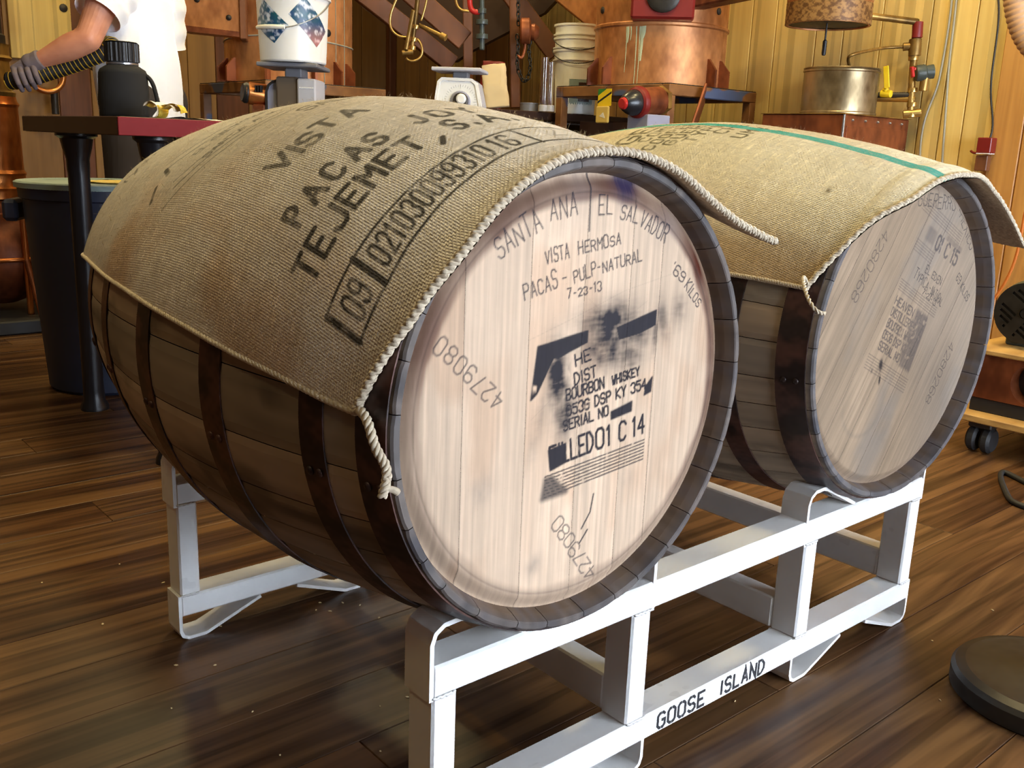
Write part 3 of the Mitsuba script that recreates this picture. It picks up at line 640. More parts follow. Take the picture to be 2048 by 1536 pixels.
add(sk1, 'folded_corner', trimesh.Trimesh(np.concatenate([Pf.reshape(-1, 3), (Pf+[.003, 0, 0]).reshape(-1, 3)]), np.vstack([grid_faces(14, 10), grid_faces(14, 10)[:, ::-1]+140]), process=False), 'm_rope', smooth=True)
c0 = edge1((0, 0), (0, 0.01), 3)[0]
cord = spline([c0+[0, 0, .004], aY(746, 880, -.036), aY(756, 905, -.042), aY(772, 935, -.050), aY(772, 965, -.054), aY(764, 993, -.052)], 130)
for ph in (0, 2.1, 4.2): add(sk1, 'loose_cord', tube(wound1(cord, .0026, .002, .019, ph), .0026, 6), 'm_rope', smooth=True)
add(sk1, 'loose_cord', tube(spline([cord[-12], aY(778, 978, -.056), aY(797, 986, -.060)], 14), np.linspace(.0030, .0038, 14), 7), 'm_rope', smooth=True)
sk2, edge2, wound2 = build_sack('yellowish burlap coffee sack with one turquoise stripe over the rear right barrel', S2, .0024, paint2, [((0, 1), (0.004, 0.004), .0020, .0026, .014, 700), ((0, 0), (0, 1), .0018, .0022, .012, 500), ((1, 1), (0, 1), .0016, .0020, .020, 200)])
c0 = edge2((0, 0), (0, .01), 3)[0]
cord = spline([c0, aY(1618, 600, -.042), aY(1628, 616, -.052), aY(1650, 627, -.058)], 70)
for ph in (0, 3.1): add(sk2, 'loose_cord', tube(wound2(cord, .0015, .0015, .014, ph), .0017, 6), 'm_rope', smooth=True)
add(sk1, 'loose_fibre', fuzz(S1, 4500, 5, .012, lambda g, n: (g.uniform(0, 1, n), g.uniform(0, 1, n)**1.3)), 'm_fibre', kind='stuff')
add(sk2, 'loose_fibre', fuzz(S2, 3500, 6, .012, lambda g, n: (g.uniform(0, 1, n), g.uniform(0, 1, n))), 'm_fibre', kind='stuff')
# ------------------------------------------------------------------ shell of the room
mat('m_wall_plain', proc(lambda p, n, uv: mix(L3(176, 148, 92), L3(196, 170, 112), fbm(p.x*3, p.y*3, p.z*3, 3))), rough=0.7)
mat('m_ceiling', (0.42, 0.38, 0.31), rough=0.9)
mat('m_wall_dark', lin([70, 48, 32]), rough=.7)
struct('ceiling'); add('ceiling', None, cbox(X0, X1, Y0, Y1, ZC, ZC+.1, .001), 'm_ceiling')
struct('wall_left'); add('wall_left', None, cbox(X0-.1, X0, Y0, Y1, 0, ZC, .001), 'm_wall_dark')
w0, w1, z0, z1 = WINDOW
fr = prism(sbox(X0, 0, X1, ZC).difference(sbox(w0, z0, w1, z1)), Y0-.12, Y0)
struct('wall_front'); add('wall_front', None, fr, 'm_wall_dark')
mat('m_window_frame', (0.5, 0.5, 0.5), rough=.4)
struct('window_1')
nm = 4
for i in range(nm+1):
    xx = w0+(w1-w0)*i/nm; add('window_1', 'mullion', cbox(xx-.03, xx+.03, Y0-.09, Y0-.03, z0, z1, .004), 'm_window_frame')
for zz in (z0, z1): add('window_1', 'rail', cbox(w0, w1, Y0-.09, Y0-.03, zz-.03, zz+.03, .004), 'm_window_frame')
pv = np.array([[w0, Y0-.10, z0], [w1, Y0-.10, z0], [w1, Y0-.10, z1], [w0, Y0-.10, z1]])
k = add('window_1', 'daylight_pane', trimesh.Trimesh(pv, [[0, 2, 1], [0, 3, 2]], process=False), None)
scene[k]['emitter'] = dict(type='area', radiance={'type': 'rgb', 'value': list(WINDOW_LIGHT)})
scene[k]['bsdf'] = dict(type='diffuse', reflectance={'type': 'rgb', 'value': [.1, .1, .1]})
mat('m_lamp_body', (0.5, 0.48, 0.42), rough=.5)
LAMP_SPOTS = ['the person in the white shirt', 'the dark workbench', 'the copper cabinet', 'the white bucket on the grey machine', 'the floor right of the rear barrel', 'the front barrel', 'the open floor left of the high table, added as unseen fill', 'the open floor left of the barrel rack, added as unseen fill']
for (lx, ly, power) in LAMPS:
    t = thing('ceiling_light', 'warm round ceiling light above '+LAMP_SPOTS.pop(0), 'ceiling light', 'ceiling lights')
    add(t, 'housing', lathe([(.0, ZC-.001), (.17, ZC-.001), (.17, ZC-.05), (.155, ZC-.06), (.0, ZC-.055)][::-1], 32, (lx, ly, 0)), 'm_lamp_body', smooth=40)
    th = np.arange(24)*2*np.pi/24
    dv = np.vstack([[lx, ly, ZC-.062], np.stack([lx+.15*np.cos(th), ly+.15*np.sin(th), np.full(24, ZC-.062)], 1)])
    k = add(t, 'diffuser', trimesh.Trimesh(dv, [[0, 1+(j+1) % 24, 1+j] for j in range(24)], process=False), None)
    scene[k]['emitter'] = dict(type='area', radiance={'type': 'rgb', 'value': [v*power for v in LAMP_LIGHT]})
    scene[k]['bsdf'] = dict(type='diffuse', reflectance={'type': 'rgb', 'value': [.5, .5, .5]})
# ------------------------------------------------------------------ panelled walls behind
def wall_fn(k):
    t = [1.06, 1.0, 1.12, 1.03][k]
    def fn(p, n, uv):
        h = p.x*(dr.abs(n.y) > 0.5)+p.y*(dr.abs(n.x) > 0.5) if False else p.x+p.y
        g = fbm(h*45+k*9, p.z*1.6, 0, 4); big = fbm(h*1.6, p.z*1.4, 3, 3)
        drip = smoothstep(0.62, 0.70, noise(h*55+k*3, p.z*0.8))*0.22
        c = mix(L3(190, 158, 86), L3(226, 200, 128), g*.6+big*.45)
        st = smoothstep(0.52, 0.72, big)
        return mix(c, mix(c, L3(150, 96, 40), 0.6), st)*t*(1-drip)
    return fn
for k in range(4): mat(f'm_panel_{k}', proc(wall_fn(k)), rough=0.55, specular=.35)
def orange_fn(p, n, uv):
    g = fbm((p.x+p.y)*40, p.z*2.0, 0, 4); b = fbm((p.x+p.y)*2.5, p.z*2.2, 5, 3)
    return mix(L3(150, 96, 42), L3(208, 156, 82), g*.7+b*.35)
mat('m_orange_wood', proc(orange_fn), rough=0.5)
def brownw_fn(p, n, uv):
    g = fbm((p.x+p.y)*30, p.z*3.0, p.x*4, 4)
    return mix(L3(58, 30, 16), L3(128, 76, 38), g)
mat('m_brown_wood', proc(brownw_fn), rough=0.55)
def brownp_fn(p, n, uv):
    g = fbm((p.x+p.y)*40, p.z*1.8, p.x*2, 4); b = fbm(p.x*2+p.y*2, p.z*1.7, 2, 3)
    return mix(L3(104, 70, 36), L3(168, 128, 72), g*.6+b*.4)
mat('m_brown_panel', proc(brownp_fn), rough=.6)
struct('wall_right'); add('wall_right', None, cbox(X1+.012, X1+.1, Y0, Y1, 0, ZC, .001), 'm_brown_wood')
y = Y1-.02; r_ = random.Random(12)
while y > -1.2:
    w = r_.choice([.062, .10, .10, .145, .19, .23]); 
    if y > 1.09 and y-w < 1.12: w = max(.03, y-1.09)
    if y > 1.095:
        add('wall_right', 'panel_board', cbox(X1, X1+.013, y-w+.0022, y-.0022, 0.0, ZC-.001, .0025), f'm_panel_{r_.randrange(4)}' if y < 2.9 or 3.55 < y < 4.05 else ('m_brown_panel' if r_.random() < .75 else 'm_panel_1'))
    else:
        w = .128
        add('wall_right', 'casing_board', cbox(X1-.022, X1+.013, y-w+.0015, y-.0015, 0.0, ZC-.001, .004), 'm_orange_wood')
    y -= w
struct('wall_back'); add('wall_back', None, cbox(X0, X1+.1, Y1+.012, Y1+.1, 0, ZC, .001), 'm_brown_wood')
x = X0
while x < X1-.02:
    w = min(r_.choice([.10, .145, .19, .23, .28]), X1-x)
    add('wall_back', 'panel_board', cbox(x+.0022, x+w-.0022, Y1, Y1+.013, 0.0, ZC-.001, .0025), 'm_brown_panel' if r_.random() < .8 else 'm_brown_wood')
    x += w
struct('trim_1'); add('trim_1', None, cbox(X1-.06, X1-.0005, Y1-.06, Y1-.0005, 0, ZC-.001, .006), 'm_brown_wood')

# ------------------------------------------------------------------ materials of the workshop things
def copper_fn(dark, light, sc):
    def fn(p, n, uv):
        a = fbm(p.x*7, p.y*7, p.z*3.5, 4); b = fbm(p.x*45, p.y*45, p.z*20, 3)
        return mix(dark, light, smoothstep(.25, .75, a*.7+b*.3))
    return fn
mat('m_copper', proc(copper_fn(lin([144, 88, 48]).tolist(), lin([212, 148, 94]).tolist(), 1)), rough=.42, metallic=.45)
mat('m_copper_dark', proc(copper_fn(lin([84, 40, 22]).tolist(), lin([150, 84, 48]).tolist(), 1)), rough=.45, metallic=.5)
mat('m_copper_bright', proc(copper_fn(lin([176, 96, 44]).tolist(), lin([236, 160, 92]).tolist(), 1)), rough=.28, metallic=.85)
mat('m_brass', lin([196, 160, 92]), rough=.32, metallic=.85)
mat('m_brass_old', proc(copper_fn(lin([92, 70, 34]).tolist(), lin([186, 146, 78]).tolist(), 1)), rough=.42, metallic=.7)
mat('m_pewter', proc(copper_fn(lin([96, 80, 54]).tolist(), lin([176, 158, 122]).tolist(), 1)), rough=.36, metallic=.75)
mat('m_steel', lin([176, 178, 180]), rough=.28, metallic=.9)
mat('m_dark_steel', lin([58, 54, 50]), rough=.45, metallic=.5)
mat('m_rusty_angle', proc(lambda p, n, uv: mix(mix(L3(84, 48, 26), L3(150, 104, 56), fbm(p.x*14, p.y*14, p.z*14, 3)), L3(70, 82, 110), smoothstep(.62, .70, fbm(p.x*9+3, p.y*9, p.z*9, 2)))), rough=.55)
mat('m_black', (0.012, 0.012, 0.013), rough=.45)
mat('m_black_cloth', (0.010, 0.010, 0.011), rough=.9)
mat('m_black_paint', (0.010, 0.011, 0.014), rough=.3)
mat('m_white_plastic', (0.74, 0.74, 0.71), rough=.35)
mat('m_cream_plastic', (0.80, 0.79, 0.70), rough=.35)
mat('m_grey_light', lin([176, 176, 182]), rough=.45)
mat('m_grey_lavender', lin([140, 142, 160]), rough=.45)
mat('m_grey_brown', lin([92, 80, 66]), rough=.45)
mat('m_grey_mid', lin([110, 110, 114]), rough=.45)
mat('m_red', lin([170, 34, 28]), rough=.35)
mat('m_red_dark', lin([112, 26, 22]), rough=.4)
mat('m_laminate_red', lin([128, 34, 38]), rough=.6, specular=.2)
mat('m_table_dark', lin([52, 32, 24]), rough=.45)
mat('m_yellow', lin([226, 196, 36]), rough=.4)
mat('m_green', lin([48, 128, 56]), rough=.45)
mat('m_blue_can', lin([38, 44, 62]), rough=.45)
mat('m_lid', lin([130, 146, 140]), rough=.45)
mat('m_grain_yellow', lin([204, 176, 96]), rough=.8)
mat('m_paper', lin([226, 216, 192]), rough=.8, two=True)
mat('m_paper_bag', lin([206, 184, 140]), rough=.85)
mat('m_gold_foil', lin([226, 200, 70]), rough=.25, metallic=.4, two=True)
mat('m_cream_ink', lin([150, 160, 120]), rough=.8)
mat('m_rubber', (0.016, 0.016, 0.017), rough=.6)
mat('m_plywood', proc(lambda p, n, uv: mix(L3(140, 100, 52), L3(198, 158, 92), fbm(p.x*5, p.y*22, p.z*60, 3))), rough=.6)
mat('m_wire', lin([150, 146, 130]), rough=.5)
mat('m_orange_wire', lin([196, 108, 40]), rough=.5)
mat('m_green_motor', lin([58, 66, 62]), rough=.4)
mat('m_iron', proc(lambda p, n, uv: mix(mi.Color3f(.012, .0105, .008), mi.Color3f(.034, .029, .022), fbm(p.x*30, p.y*30, p.z*30, 3))), rough=.42, metallic=.3)
mat('m_verdigris', lin([176, 180, 142]), rough=.7)
scene['m_glass'] = dict(type='dielectric', int_ior=1.5, ext_ior=1.0)
rt, fw2 = np.array([math.cos(-YAW), math.sin(-YAW), 0]), np.array([math.sin(YAW), math.cos(YAW), 0])   # picture right, and away from the viewer
def dep(x, y, t): return float((aT(x, y, t)-CAM) @ CM[2])
def rpx(w, x, y, t): return w*dep(x, y, t)/FPX
def cyl(r, z0, z1, c, n=40, b=.003): return lathe([(0, z0), (r-b, z0), (r, z0+b), (r, z1-b), (r-b, z1), (0, z1)], n, (c[0], c[1], 0))
def rod(p0, p1, r, n=14): return tube([p0, np.asarray(p0)+(np.asarray(p1)-p0)*.02, np.asarray(p0)+(np.asarray(p1)-p0)*.98, p1], [r*.9, r, r, r*.9], n)
def drum(p0, p1, prof_, n=32):
    """A turned body along p0 -> p1; prof_ lists (radius, fraction)."""
    p0, p1 = np.asarray(p0, float), np.asarray(p1, float); L = np.linalg.norm(p1-p0)
    return move(lathe([(r, f*L) for r, f in prof_], n), axis_to=p1-p0, t=p0)
def bolt(parent, p, d, r=.012, m='m_dark_steel'): add(parent, 'bolt', move(lathe([(r, -.001), (r*.95, .004), (r*.5, .008), (0, .009)], 12), axis_to=d, t=p), m, smooth=40)

# ------------------------------------------------------------------ table with red edge, and what stands on it
C0 = aT(235, 232, 2.5); TZ = C0[2]; tx, ty = C0[0], C0[1]
t = thing('high_table', 'high dark table with one red laminate edge behind the front barrel, on round black legs', 'table')
add(t, 'table_top', cbox(tx+.004, tx+1.35, ty+.004, ty+.80, TZ-.044, TZ, .003), 'm_table_dark')
add(t, 'red_edge', cbox(tx, tx+1.35, ty-.001, ty+.0035, TZ-.043, TZ-.001, .001), 'm_laminate_red', label='red laminate edge strip')
add(t, 'dark_edge', cbox(tx-.001, tx+.0035, ty+.004, ty+.80, TZ-.043, TZ-.001, .001), 'm_table_dark')
for lx, ly, r in ((tx+.115, ty+.09, .026), (tx+.125, ty+.725, .031), (tx+1.2, ty+.09, .028), (tx+1.2, ty+.72, .03)):
    add(t, 'leg', lathe([(0, 0), (r*1.35, 0), (r*1.35, .012), (r*1.05, .03), (r, .06), (r, TZ-.16), (r*1.05, TZ-.15), (r*1.05, TZ-.12), (r*1.35, TZ-.085), (r*1.5, TZ-.06), (r*1.9, TZ-.052), (r*1.9, TZ-.044), (0, TZ-.044)], 28, (lx, ly, 0)), 'm_black_paint', smooth=35)
add(t, 'cross_rail', cbox(tx+.30, tx+.36, ty+.1, ty+.72, TZ-.08, TZ-.0445, .004), 'm_black')
fk = aT(250, 222, 2.85); fk[2] = TZ
R = rpx(46, 250, 160, 2.85)
t = thing('flask', 'black flask in a padded sleeve with ribbed screw cap and strap, on the table', 'flask')
H = .130
add(t, 'sleeve', lathe([(0, TZ), (R*.95, TZ), (R*1.02, TZ+.01), (R*1.04, TZ+.06), (R*1.0, TZ+H*.86), (R*.94, TZ+H*.94), (R*.74, TZ+H), (R*.66, TZ+H+.003), (0, TZ+H+.003)], 40, (fk[0], fk[1], 0)), 'm_black_cloth', smooth=40)
add(t, 'neck_ring', cyl(R*.66, TZ+H+.002, TZ+H+.012, fk), 'm_steel', smooth=40)
th = np.arange(96)*2*np.pi/96; rr = R*.70*(1+.03*np.sign(np.sin(th*24)))
pc = Polygon(np.stack([fk[0]+rr*np.cos(th), fk[1]+rr*np.sin(th)], 1))
ck = add(t, 'cap', prism(pc, TZ+H+.012, TZ+H+.058, 'z'), 'm_black'); add(ck, 'cap_top', cyl(R*.67, TZ+H+.0575, TZ+H+.062, fk), 'm_black', smooth=40)
st0 = fk+np.array([R*.75, -R*.55, H*.86])
add(t, 'strap', tube(spline([st0, st0+rt*.014+[0, 0, -.012], st0+rt*.026+[0, 0, -.045], st0+rt*.034+[0, 0, -.085], st0+rt*.040+[0, 0, -.1155]], 24), .0055, 6), 'm_black_cloth', smooth=True)
def crumple(P, seed, amp):
    g = meshkit.fbm(P*38, 3, seed)-.5; h = meshkit.fbm(P*38+9, 3, seed+4)-.5; f = meshkit.fbm(P*38+19, 3, seed+7)-.5
    return P+amp*np.stack([g, h, f], -1)
def sheet(p0, eu, ev, nu, nv, fn, amp, seed, th_=.0006):
    u, v = np.meshgrid(np.linspace(0, 1, nu), np.linspace(0, 1, nv), indexing='ij')
    P = np.asarray(p0)+u[..., None]*np.asarray(eu)+v[..., None]*np.asarray(ev); P[..., 2] += fn(u, v)
    P = crumple(P, seed, amp); n = np.cross(np.gradient(P, axis=0), np.gradient(P, axis=1)); n /= np.linalg.norm(n, axis=-1, keepdims=True)
    V = np.concatenate([P.reshape(-1, 3), (P-n*th_).reshape(-1, 3)]); F = grid_faces(nu, nv)
    return trimesh.Trimesh(V, np.vstack([F, F[:, ::-1]+nu*nv]), process=False)
wp = aT(318, 232, 2.62); wp[2] = TZ+.001
t = thing('foil_wrapper', 'crumpled yellow and white wrapper lying open beside the black flask', 'wrapper')
def curl(w, c, a0, a1, r, n=20):
    a = np.linspace(a0, a1, n); P = np.stack([c+rt*(r*math.cos(q))+np.array([0, 0, r*math.sin(q)]) for q in a])
    Q = np.concatenate([P[:, None], P[:, None]+fw2*w], 1); Q = np.stack([P+fw2*w*s for s in np.linspace(0, 1, 10)], 1)
    Q = crumple(Q, 3, .012); n_ = np.cross(np.gradient(Q, axis=0), np.gradient(Q, axis=1)); n_ /= np.linalg.norm(n_, axis=-1, keepdims=True)
    V = np.concatenate([Q.reshape(-1, 3), (Q-n_*.0012).reshape(-1, 3)]); F = grid_faces(n, 10)
    return trimesh.Trimesh(V, np.vstack([F, F[:, ::-1]+n*10]), process=False)
add(t, 'roll', curl(.07, wp-rt*.022+np.array([0, 0, .019]), -1.6, 2.6, .019), 'm_paper', smooth=True)
add(t, 'foil', curl(.06, wp-rt*.018+fw2*.004+np.array([0, 0, .018]), -1.3, 2.5, .0165), 'm_gold_foil', smooth=True)
add(t, 'flap', curl(.05, wp+rt*.028+np.array([0, 0, .008]), .2, 2.5, .026), 'm_gold_foil', smooth=True)
add(t, 'paper', curl(.05, wp+rt*.016-fw2*.004+np.array([0, 0, .012]), .3, 2.2, .022), 'm_paper', smooth=True)
pp = aT(400, 234, 2.72); pp[2] = TZ+.0012
one('paper_sheet', 'loose white paper sheet lying on the table right of the wrapper', 'paper', sheet(pp-rt*.10, rt*.24, fw2*.16, 26, 18, lambda u, v: .004*np.abs(np.sin(u*5)), .004, 6), 'm_paper', smooth=True)

# ------------------------------------------------------------------ bin
tc = aT(200, 363, 3.57); cx, cy = tc[0], tc[1]; TH = .685
t = thing('waste_bin', 'large round dark blue bin with a pale lid standing behind the high table', 'bin')
add(t, 'body', lathe([(0, .0), (.185, .0), (.200, .012), (.236, TH-.10), (.238, TH-.05), (.249, TH-.045), (.252, TH-.005), (.244, TH), (0, TH-.004)], 56, (cx, cy, 0)), 'm_blue_can', smooth=35)
lk = add(t, 'lid', lathe([(.253, TH-.012), (.260, TH-.012), (.261, TH+.004), (.254, TH+.008), (.240, TH+.006), (.230, TH+.001), (.12, TH+.006), (0, TH+.008)], 56, (cx, cy, 0)), 'm_lid', smooth=35)
for sgn in (-1, 1):
    d = np.array([math.cos(2.6), math.sin(2.6), 0])*sgn
    hp = np.array([cx, cy, TH-.09])+d*.249
    add(t, 'handle', oriented(hp+d*.02+np.cross(d, [0, 0, 1])*.07, hp+d*.02-np.cross(d, [0, 0, 1])*.07, .05, .07, .012), 'm_blue_can')
gm = lathe([(0, TH+.0075), (.09, TH+.0062), (.07, TH+.012), (.0, TH+.015)], 30, (cx+.02, cy-.06, 0)); gm.vertices[:] = crumple(gm.vertices, 5, .012)
add(t, 'spilled_grain', gm, 'm_grain_yellow', smooth=True, kind='stuff')

# ------------------------------------------------------------------ copper still column at the left edge
pc0 = aT(-18, 330, 4.9); sx, sy = pc0[0], pc0[1]
struct('platform') if False else None
one('rubber_platform', 'low black platform under the copper still at the left edge', 'platform', cbox(sx-.7, sx+.46, sy-.36, sy+.5, 0.0005, .06, .006), 'm_rubber')
t = thing('copper_still', 'tall copper and brass still column on a stand at the left edge', 'still')
zz = lambda yy: float(aT(-18, yy, 4.9)[2])
r0 = rpx(56, 0, 250, 4.9)
add(t, 'lower_column', lathe([(0, zz(395)), (r0*1.1, zz(395)), (r0*1.1, zz(380)), (r0*1.16, zz(374)), (r0*1.1, zz(366)), (r0*1.1, zz(350)), (r0*1.14, zz(345)), (r0*1.06, zz(338)), (r0*1.02, zz(214)), (r0*1.08, zz(208)), (r0*1.0, zz(200)), (r0*.98, zz(192)), (0, zz(192))], 48, (sx, sy, 0)), 'm_copper_bright', smooth=30)
add(t, 'sight_section', lathe([(0, zz(192)), (r0*.97, zz(192)), (r0*1.0, zz(184)), (r0*.88, zz(180)), (r0*.86, zz(122)), (r0*.98, zz(116)), (r0*.88, zz(110)), (r0*.88, zz(94)), (r0*.93, zz(88)), (0, zz(86))], 48, (sx, sy, 0)), 'm_brass_old', smooth=30)
add(t, 'upper_column', lathe([(0, zz(87)), (r0*.80, zz(87)), (r0*.80, zz(70)), (r0*.72, zz(66)), (r0*.68, zz(-300)), (0, zz(-300))], 48, (sx, sy, 0)), 'm_dark_steel', smooth=30)
zb = zz(510); rb = rpx(97, 0, 510, 4.9)
add(t, 'boiler', lathe([(0, zb-rb)]+[(rb*math.cos(a), zb+rb*math.sin(a)) for a in np.linspace(-1.35, 1.12, 24)]+[(r0*1.05, zz(396)), (0, zz(394))], 56, (sx, sy, 0)), 'm_copper_dark', smooth=True)
add(t, 'ring', tube([(sx+rb*1.01*math.cos(a), sy+rb*1.01*math.sin(a), zb) for a in np.arange(48)*2*np.pi/48], .010, 8, closed=True), 'm_copper_bright', smooth=True)
for a in (-2.2, -1.1, -.2, .9, 2.3):
    c, s = math.cos(a-YAW*.3), math.sin(a-YAW*.3)
    add(t, 'leg', rod((sx+rb*1.05*c, sy+rb*1.05*s, .06), (sx+rb*1.0*c, sy+rb*1.0*s, zz(395)), .013), 'm_copper_bright', smooth=True)
    add(t, 'brace', rod((sx+rb*1.45*c, sy+rb*1.45*s, .062), (sx+rb*1.03*c, sy+rb*1.03*s, zb), .012), 'm_copper_dark', smooth=True)

# ------------------------------------------------------------------ the two copper tanks on steel tables
def tank_table(K, w, d, z, name_label, cat_='steel table'):
    t = thing('steel_table', name_label, cat_)
    x0, x1, y0, y1 = K[0], K[0]+w, K[1], K[1]+d; h = .048
    for (a0, a1, b0, b1) in ((x0, x1, y0, y0+.045), (x0, x1, y1-.045, y1), (x0, x0+.045, y0+.046, y1-.046), (x1-.045, x1, y0+.046, y1-.046)):
        add(t, 'top_rail', cbox(a0, a1, b0, b1, z-h, z, .003), 'm_rusty_angle')
    for lx in (x0, x1-.045):
        for ly in (y0, y1-.045): add(t, 'leg', cbox(lx, lx+.045, ly, ly+.045, 0, z-h, .003), 'm_rusty_angle')
    add(t, 'deck', cbox(x0+.003, x1-.003, y0+.003, y1-.003, z+.0002, z+.004, .001), 'm_dark_steel')
    return t
K = aT(1340, 167, 4.5); KZ = K[2]
tank_table(K, .64, .735, KZ, 'rusty angle steel table with blue paint marks under the big copper tank')
def fins(t, c, r, z, angs, h):
    for a in angs:
        p = Polygon([(0, 0), (.055, 0), (.055, h*.6), (.012, h), (0, h)])
        m = prism(p, -.006, .006); m = move(m, rz=math.degrees(a), t=(c[0]+(r-.004)*math.cos(a), c[1]+(r-.004)*math.sin(a), z))
        add(t, 'fin', m, 'm_copper_dark')
tp = np.array([K[0]+.325, K[1]+.36]); tr = .315
z_at = lambda px_, py_, t_: float(aT(px_, py_, t_)[2])
zt = z_at(1320, 50, 4.75)
t = thing('copper_tank', 'large copper tank with pointed fins and green runs, on the table between pails and pot', 'tank')
Z = KZ+.004
add(t, 'shell', lathe([(0, Z), (tr, Z), (tr, zt-.012), (tr+.008, zt-.006), (tr+.008, zt+.004), (tr, zt+.010), (tr-.002, Z+.95), (0, Z+.96)], 72, (tp[0], tp[1], 0)), 'm_copper', smooth=30)
va = math.atan2(CAM[1]-tp[1], CAM[0]-tp[0])
fins(t, tp, tr, Z, [va-1.15, va-.78, va+.80, va+1.12, va+2.4, va-2.3], .125)
for a, l, w in ((-.52, .20, .003), (-.50, .07, .009), (-.36, .30, .003), (-.28, .15, .010), (-.26, .05, .015), (-.31, .30, .0025), (-.45, .06, .004)):
    aa = va+a; P = [(tp[0]+(tr+.0012)*math.cos(aa+.01*math.sin(q*3)), tp[1]+(tr+.0012)*math.sin(aa+.01*math.sin(q*3)), zt-.015-l*q) for q in np.linspace(0, 1, 12)]
    m = tube(P, w*np.linspace(1, .5, 12), 6)
    cxy = np.array([tp[0], tp[1]]); d2 = m.vertices[:, :2]-cxy; L2 = np.linalg.norm(d2, axis=1, keepdims=True); m.vertices[:, :2] = cxy+d2/L2*(tr+.0006+(L2-tr-.0012)*.12)
    add(t, 'run_stain', m, 'm_verdigris', smooth=True)
for a, zz_ in ((-1.08, zt+.07), (.95, zt+.07)): bolt(t, (tp[0]+tr*math.cos(va+a), tp[1]+tr*math.sin(va+a), zz_), (math.cos(va+a), math.sin(va+a), 0), .016)
# gearbox and arm on the tank
gb = np.array([tp[0]+(tr+.02)*math.cos(va), tp[1]+(tr+.02)*math.sin(va)])
t = thing('gearbox', 'red gearbox with a round plate fixed to the front of the copper tank', 'gearbox')
gz = z_at(1300, 32, 4.5); gm = cbox(-.14, .14, -.06, .05, gz, gz+.26, .01); ang = math.degrees(va)+90
add(t, 'housing', move(gm, rz=ang, t=(gb[0], gb[1], 0)), 'm_red_dark')
dface = np.array([math.cos(va), math.sin(va), 0])
gp = np.array([gb[0], gb[1], gz+.10])+dface*.06
add(t, 'round_plate', drum(gp, gp+dface*.022, [(0, 0), (.075, 0), (.075, .6), (.06, 1), (.02, 1), (.018, 1.3), (0, 1.3)]), 'm_iron', smooth=35)
bolt(t, gp+np.cross(dface, [0, 0, 1])*-.11, dface, .014); bolt(t, gp+np.cross(dface, [0, 0, 1])*.11, dface, .014)
mat('m_rust_collar', proc(lambda p, n, uv: mix(L3(96, 64, 34), L3(150, 112, 66), smoothstep(.35, .65, fbm(p.x*75, p.y*75, p.z*75, 3)))), rough=.5, metallic=.3)
# hanging drum
dc = aT(1655, 50, 4.55); dr_r = rpx(81, 1655, 50, 4.55)
t = thing('hanging_drum', 'short copper drum hanging over the pot, a black plate standing for the shade in it', 'drum')
add(t, 'shell', lathe([(dr_r*.94, dc[2]+.03), (dr_r*.96, dc[2]-.004), (dr_r, dc[2]-.004), (dr_r, dc[2]+.085), (dr_r*1.02, dc[2]+.09), (dr_r*1.02, dc[2]+.10), (dr_r*.98, dc[2]+.105), (dr_r*.98, dc[2]+.42), (dr_r*.3, dc[2]+.52), (0, dc[2]+.52)], 56, (dc[0], dc[1], 0)), 'm_copper', smooth=30)
add(t, 'shade_plate', lathe([(0, dc[2]+.006), (dr_r*.955, dc[2]+.002), (dr_r*.955, dc[2]+.02), (0, dc[2]+.021)], 56, (dc[0], dc[1], 0)), 'm_black', smooth=True)  # black plate closing the mouth, standing for the shade in the drum
add(t, 'collar', lathe([(dr_r+.0005, dc[2]-.003), (dr_r+.004, dc[2]-.003), (dr_r+.004, dc[2]+.082), (dr_r+.0005, dc[2]+.082)], 56, (dc[0], dc[1], 0)), 'm_rust_collar', smooth=30)
add(t, 'drip_rod', lathe([(0, dc[2]-.125), (.007, dc[2]-.123), (.009, dc[2]-.115), (.009, dc[2]-.065), (.004, dc[2]-.06), (.004, dc[2]+.03), (0, dc[2]+.03)], 12, (dc[0]-.005, dc[1], 0)), 'm_black', smooth=35)
add(t, 'hanger', cyl(.02, dc[2]+.51, ZC-.001, dc, 14), 'm_dark_steel', smooth=35)
a0 = np.array([gb[0], gb[1], gz+.11])+np.array([.12, -.02, 0]); a1 = np.array([dc[0], dc[1], dc[2]+.20])-np.array([.10, -.12, 0])
one('feed_arm', 'dark red brown trough arm running from the gearbox to the hanging drum', 'arm', oriented(a0, a1, .10, .12, .008), 'm_copper_dark')
# second tank, left of centre
K3 = np.array([1.36, 3.50]); Z3 = z_at(620, 172, 5.1)
tank_table(K3, .66, .74, Z3, 'steel table with a yellowish rail under the copper tank behind the white bucket')
tp3 = K3+np.array([.32, .37]); Z3 += .004
t = thing('copper_tank', 'copper tank behind the white bucket, tied round with thin wire', 'tank')
add(t, 'shell', lathe([(0, Z3), (.315, Z3), (.315, Z3+.95), (0, Z3+.96)], 72, (tp3[0], tp3[1], 0)), 'm_copper', smooth=30)
va3 = math.atan2(CAM[1]-tp3[1], CAM[0]-tp3[0])
fins(t, tp3, .315, Z3, [va3-1.2, va3-.95, va3-.3, va3+.35, va3+.75, va3+1.05], .11)
for dz in (.20,):
    add(t, 'wire', tube([(tp3[0]+.3165*math.cos(a), tp3[1]+.3165*math.sin(a), Z3+dz+.01*math.sin(a*2)) for a in np.arange(64)*2*np.pi/64], .004, 6, closed=True), 'm_wire', smooth=True)
for a in (.55, .78, 1.0):
    add(t, 'wire', tube([(tp3[0]+.317*math.cos(va3+a), tp3[1]+.317*math.sin(va3+a), z_) for z_ in np.linspace(Z3, Z3+.95, 5)], .002, 5), 'm_wire', smooth=True)
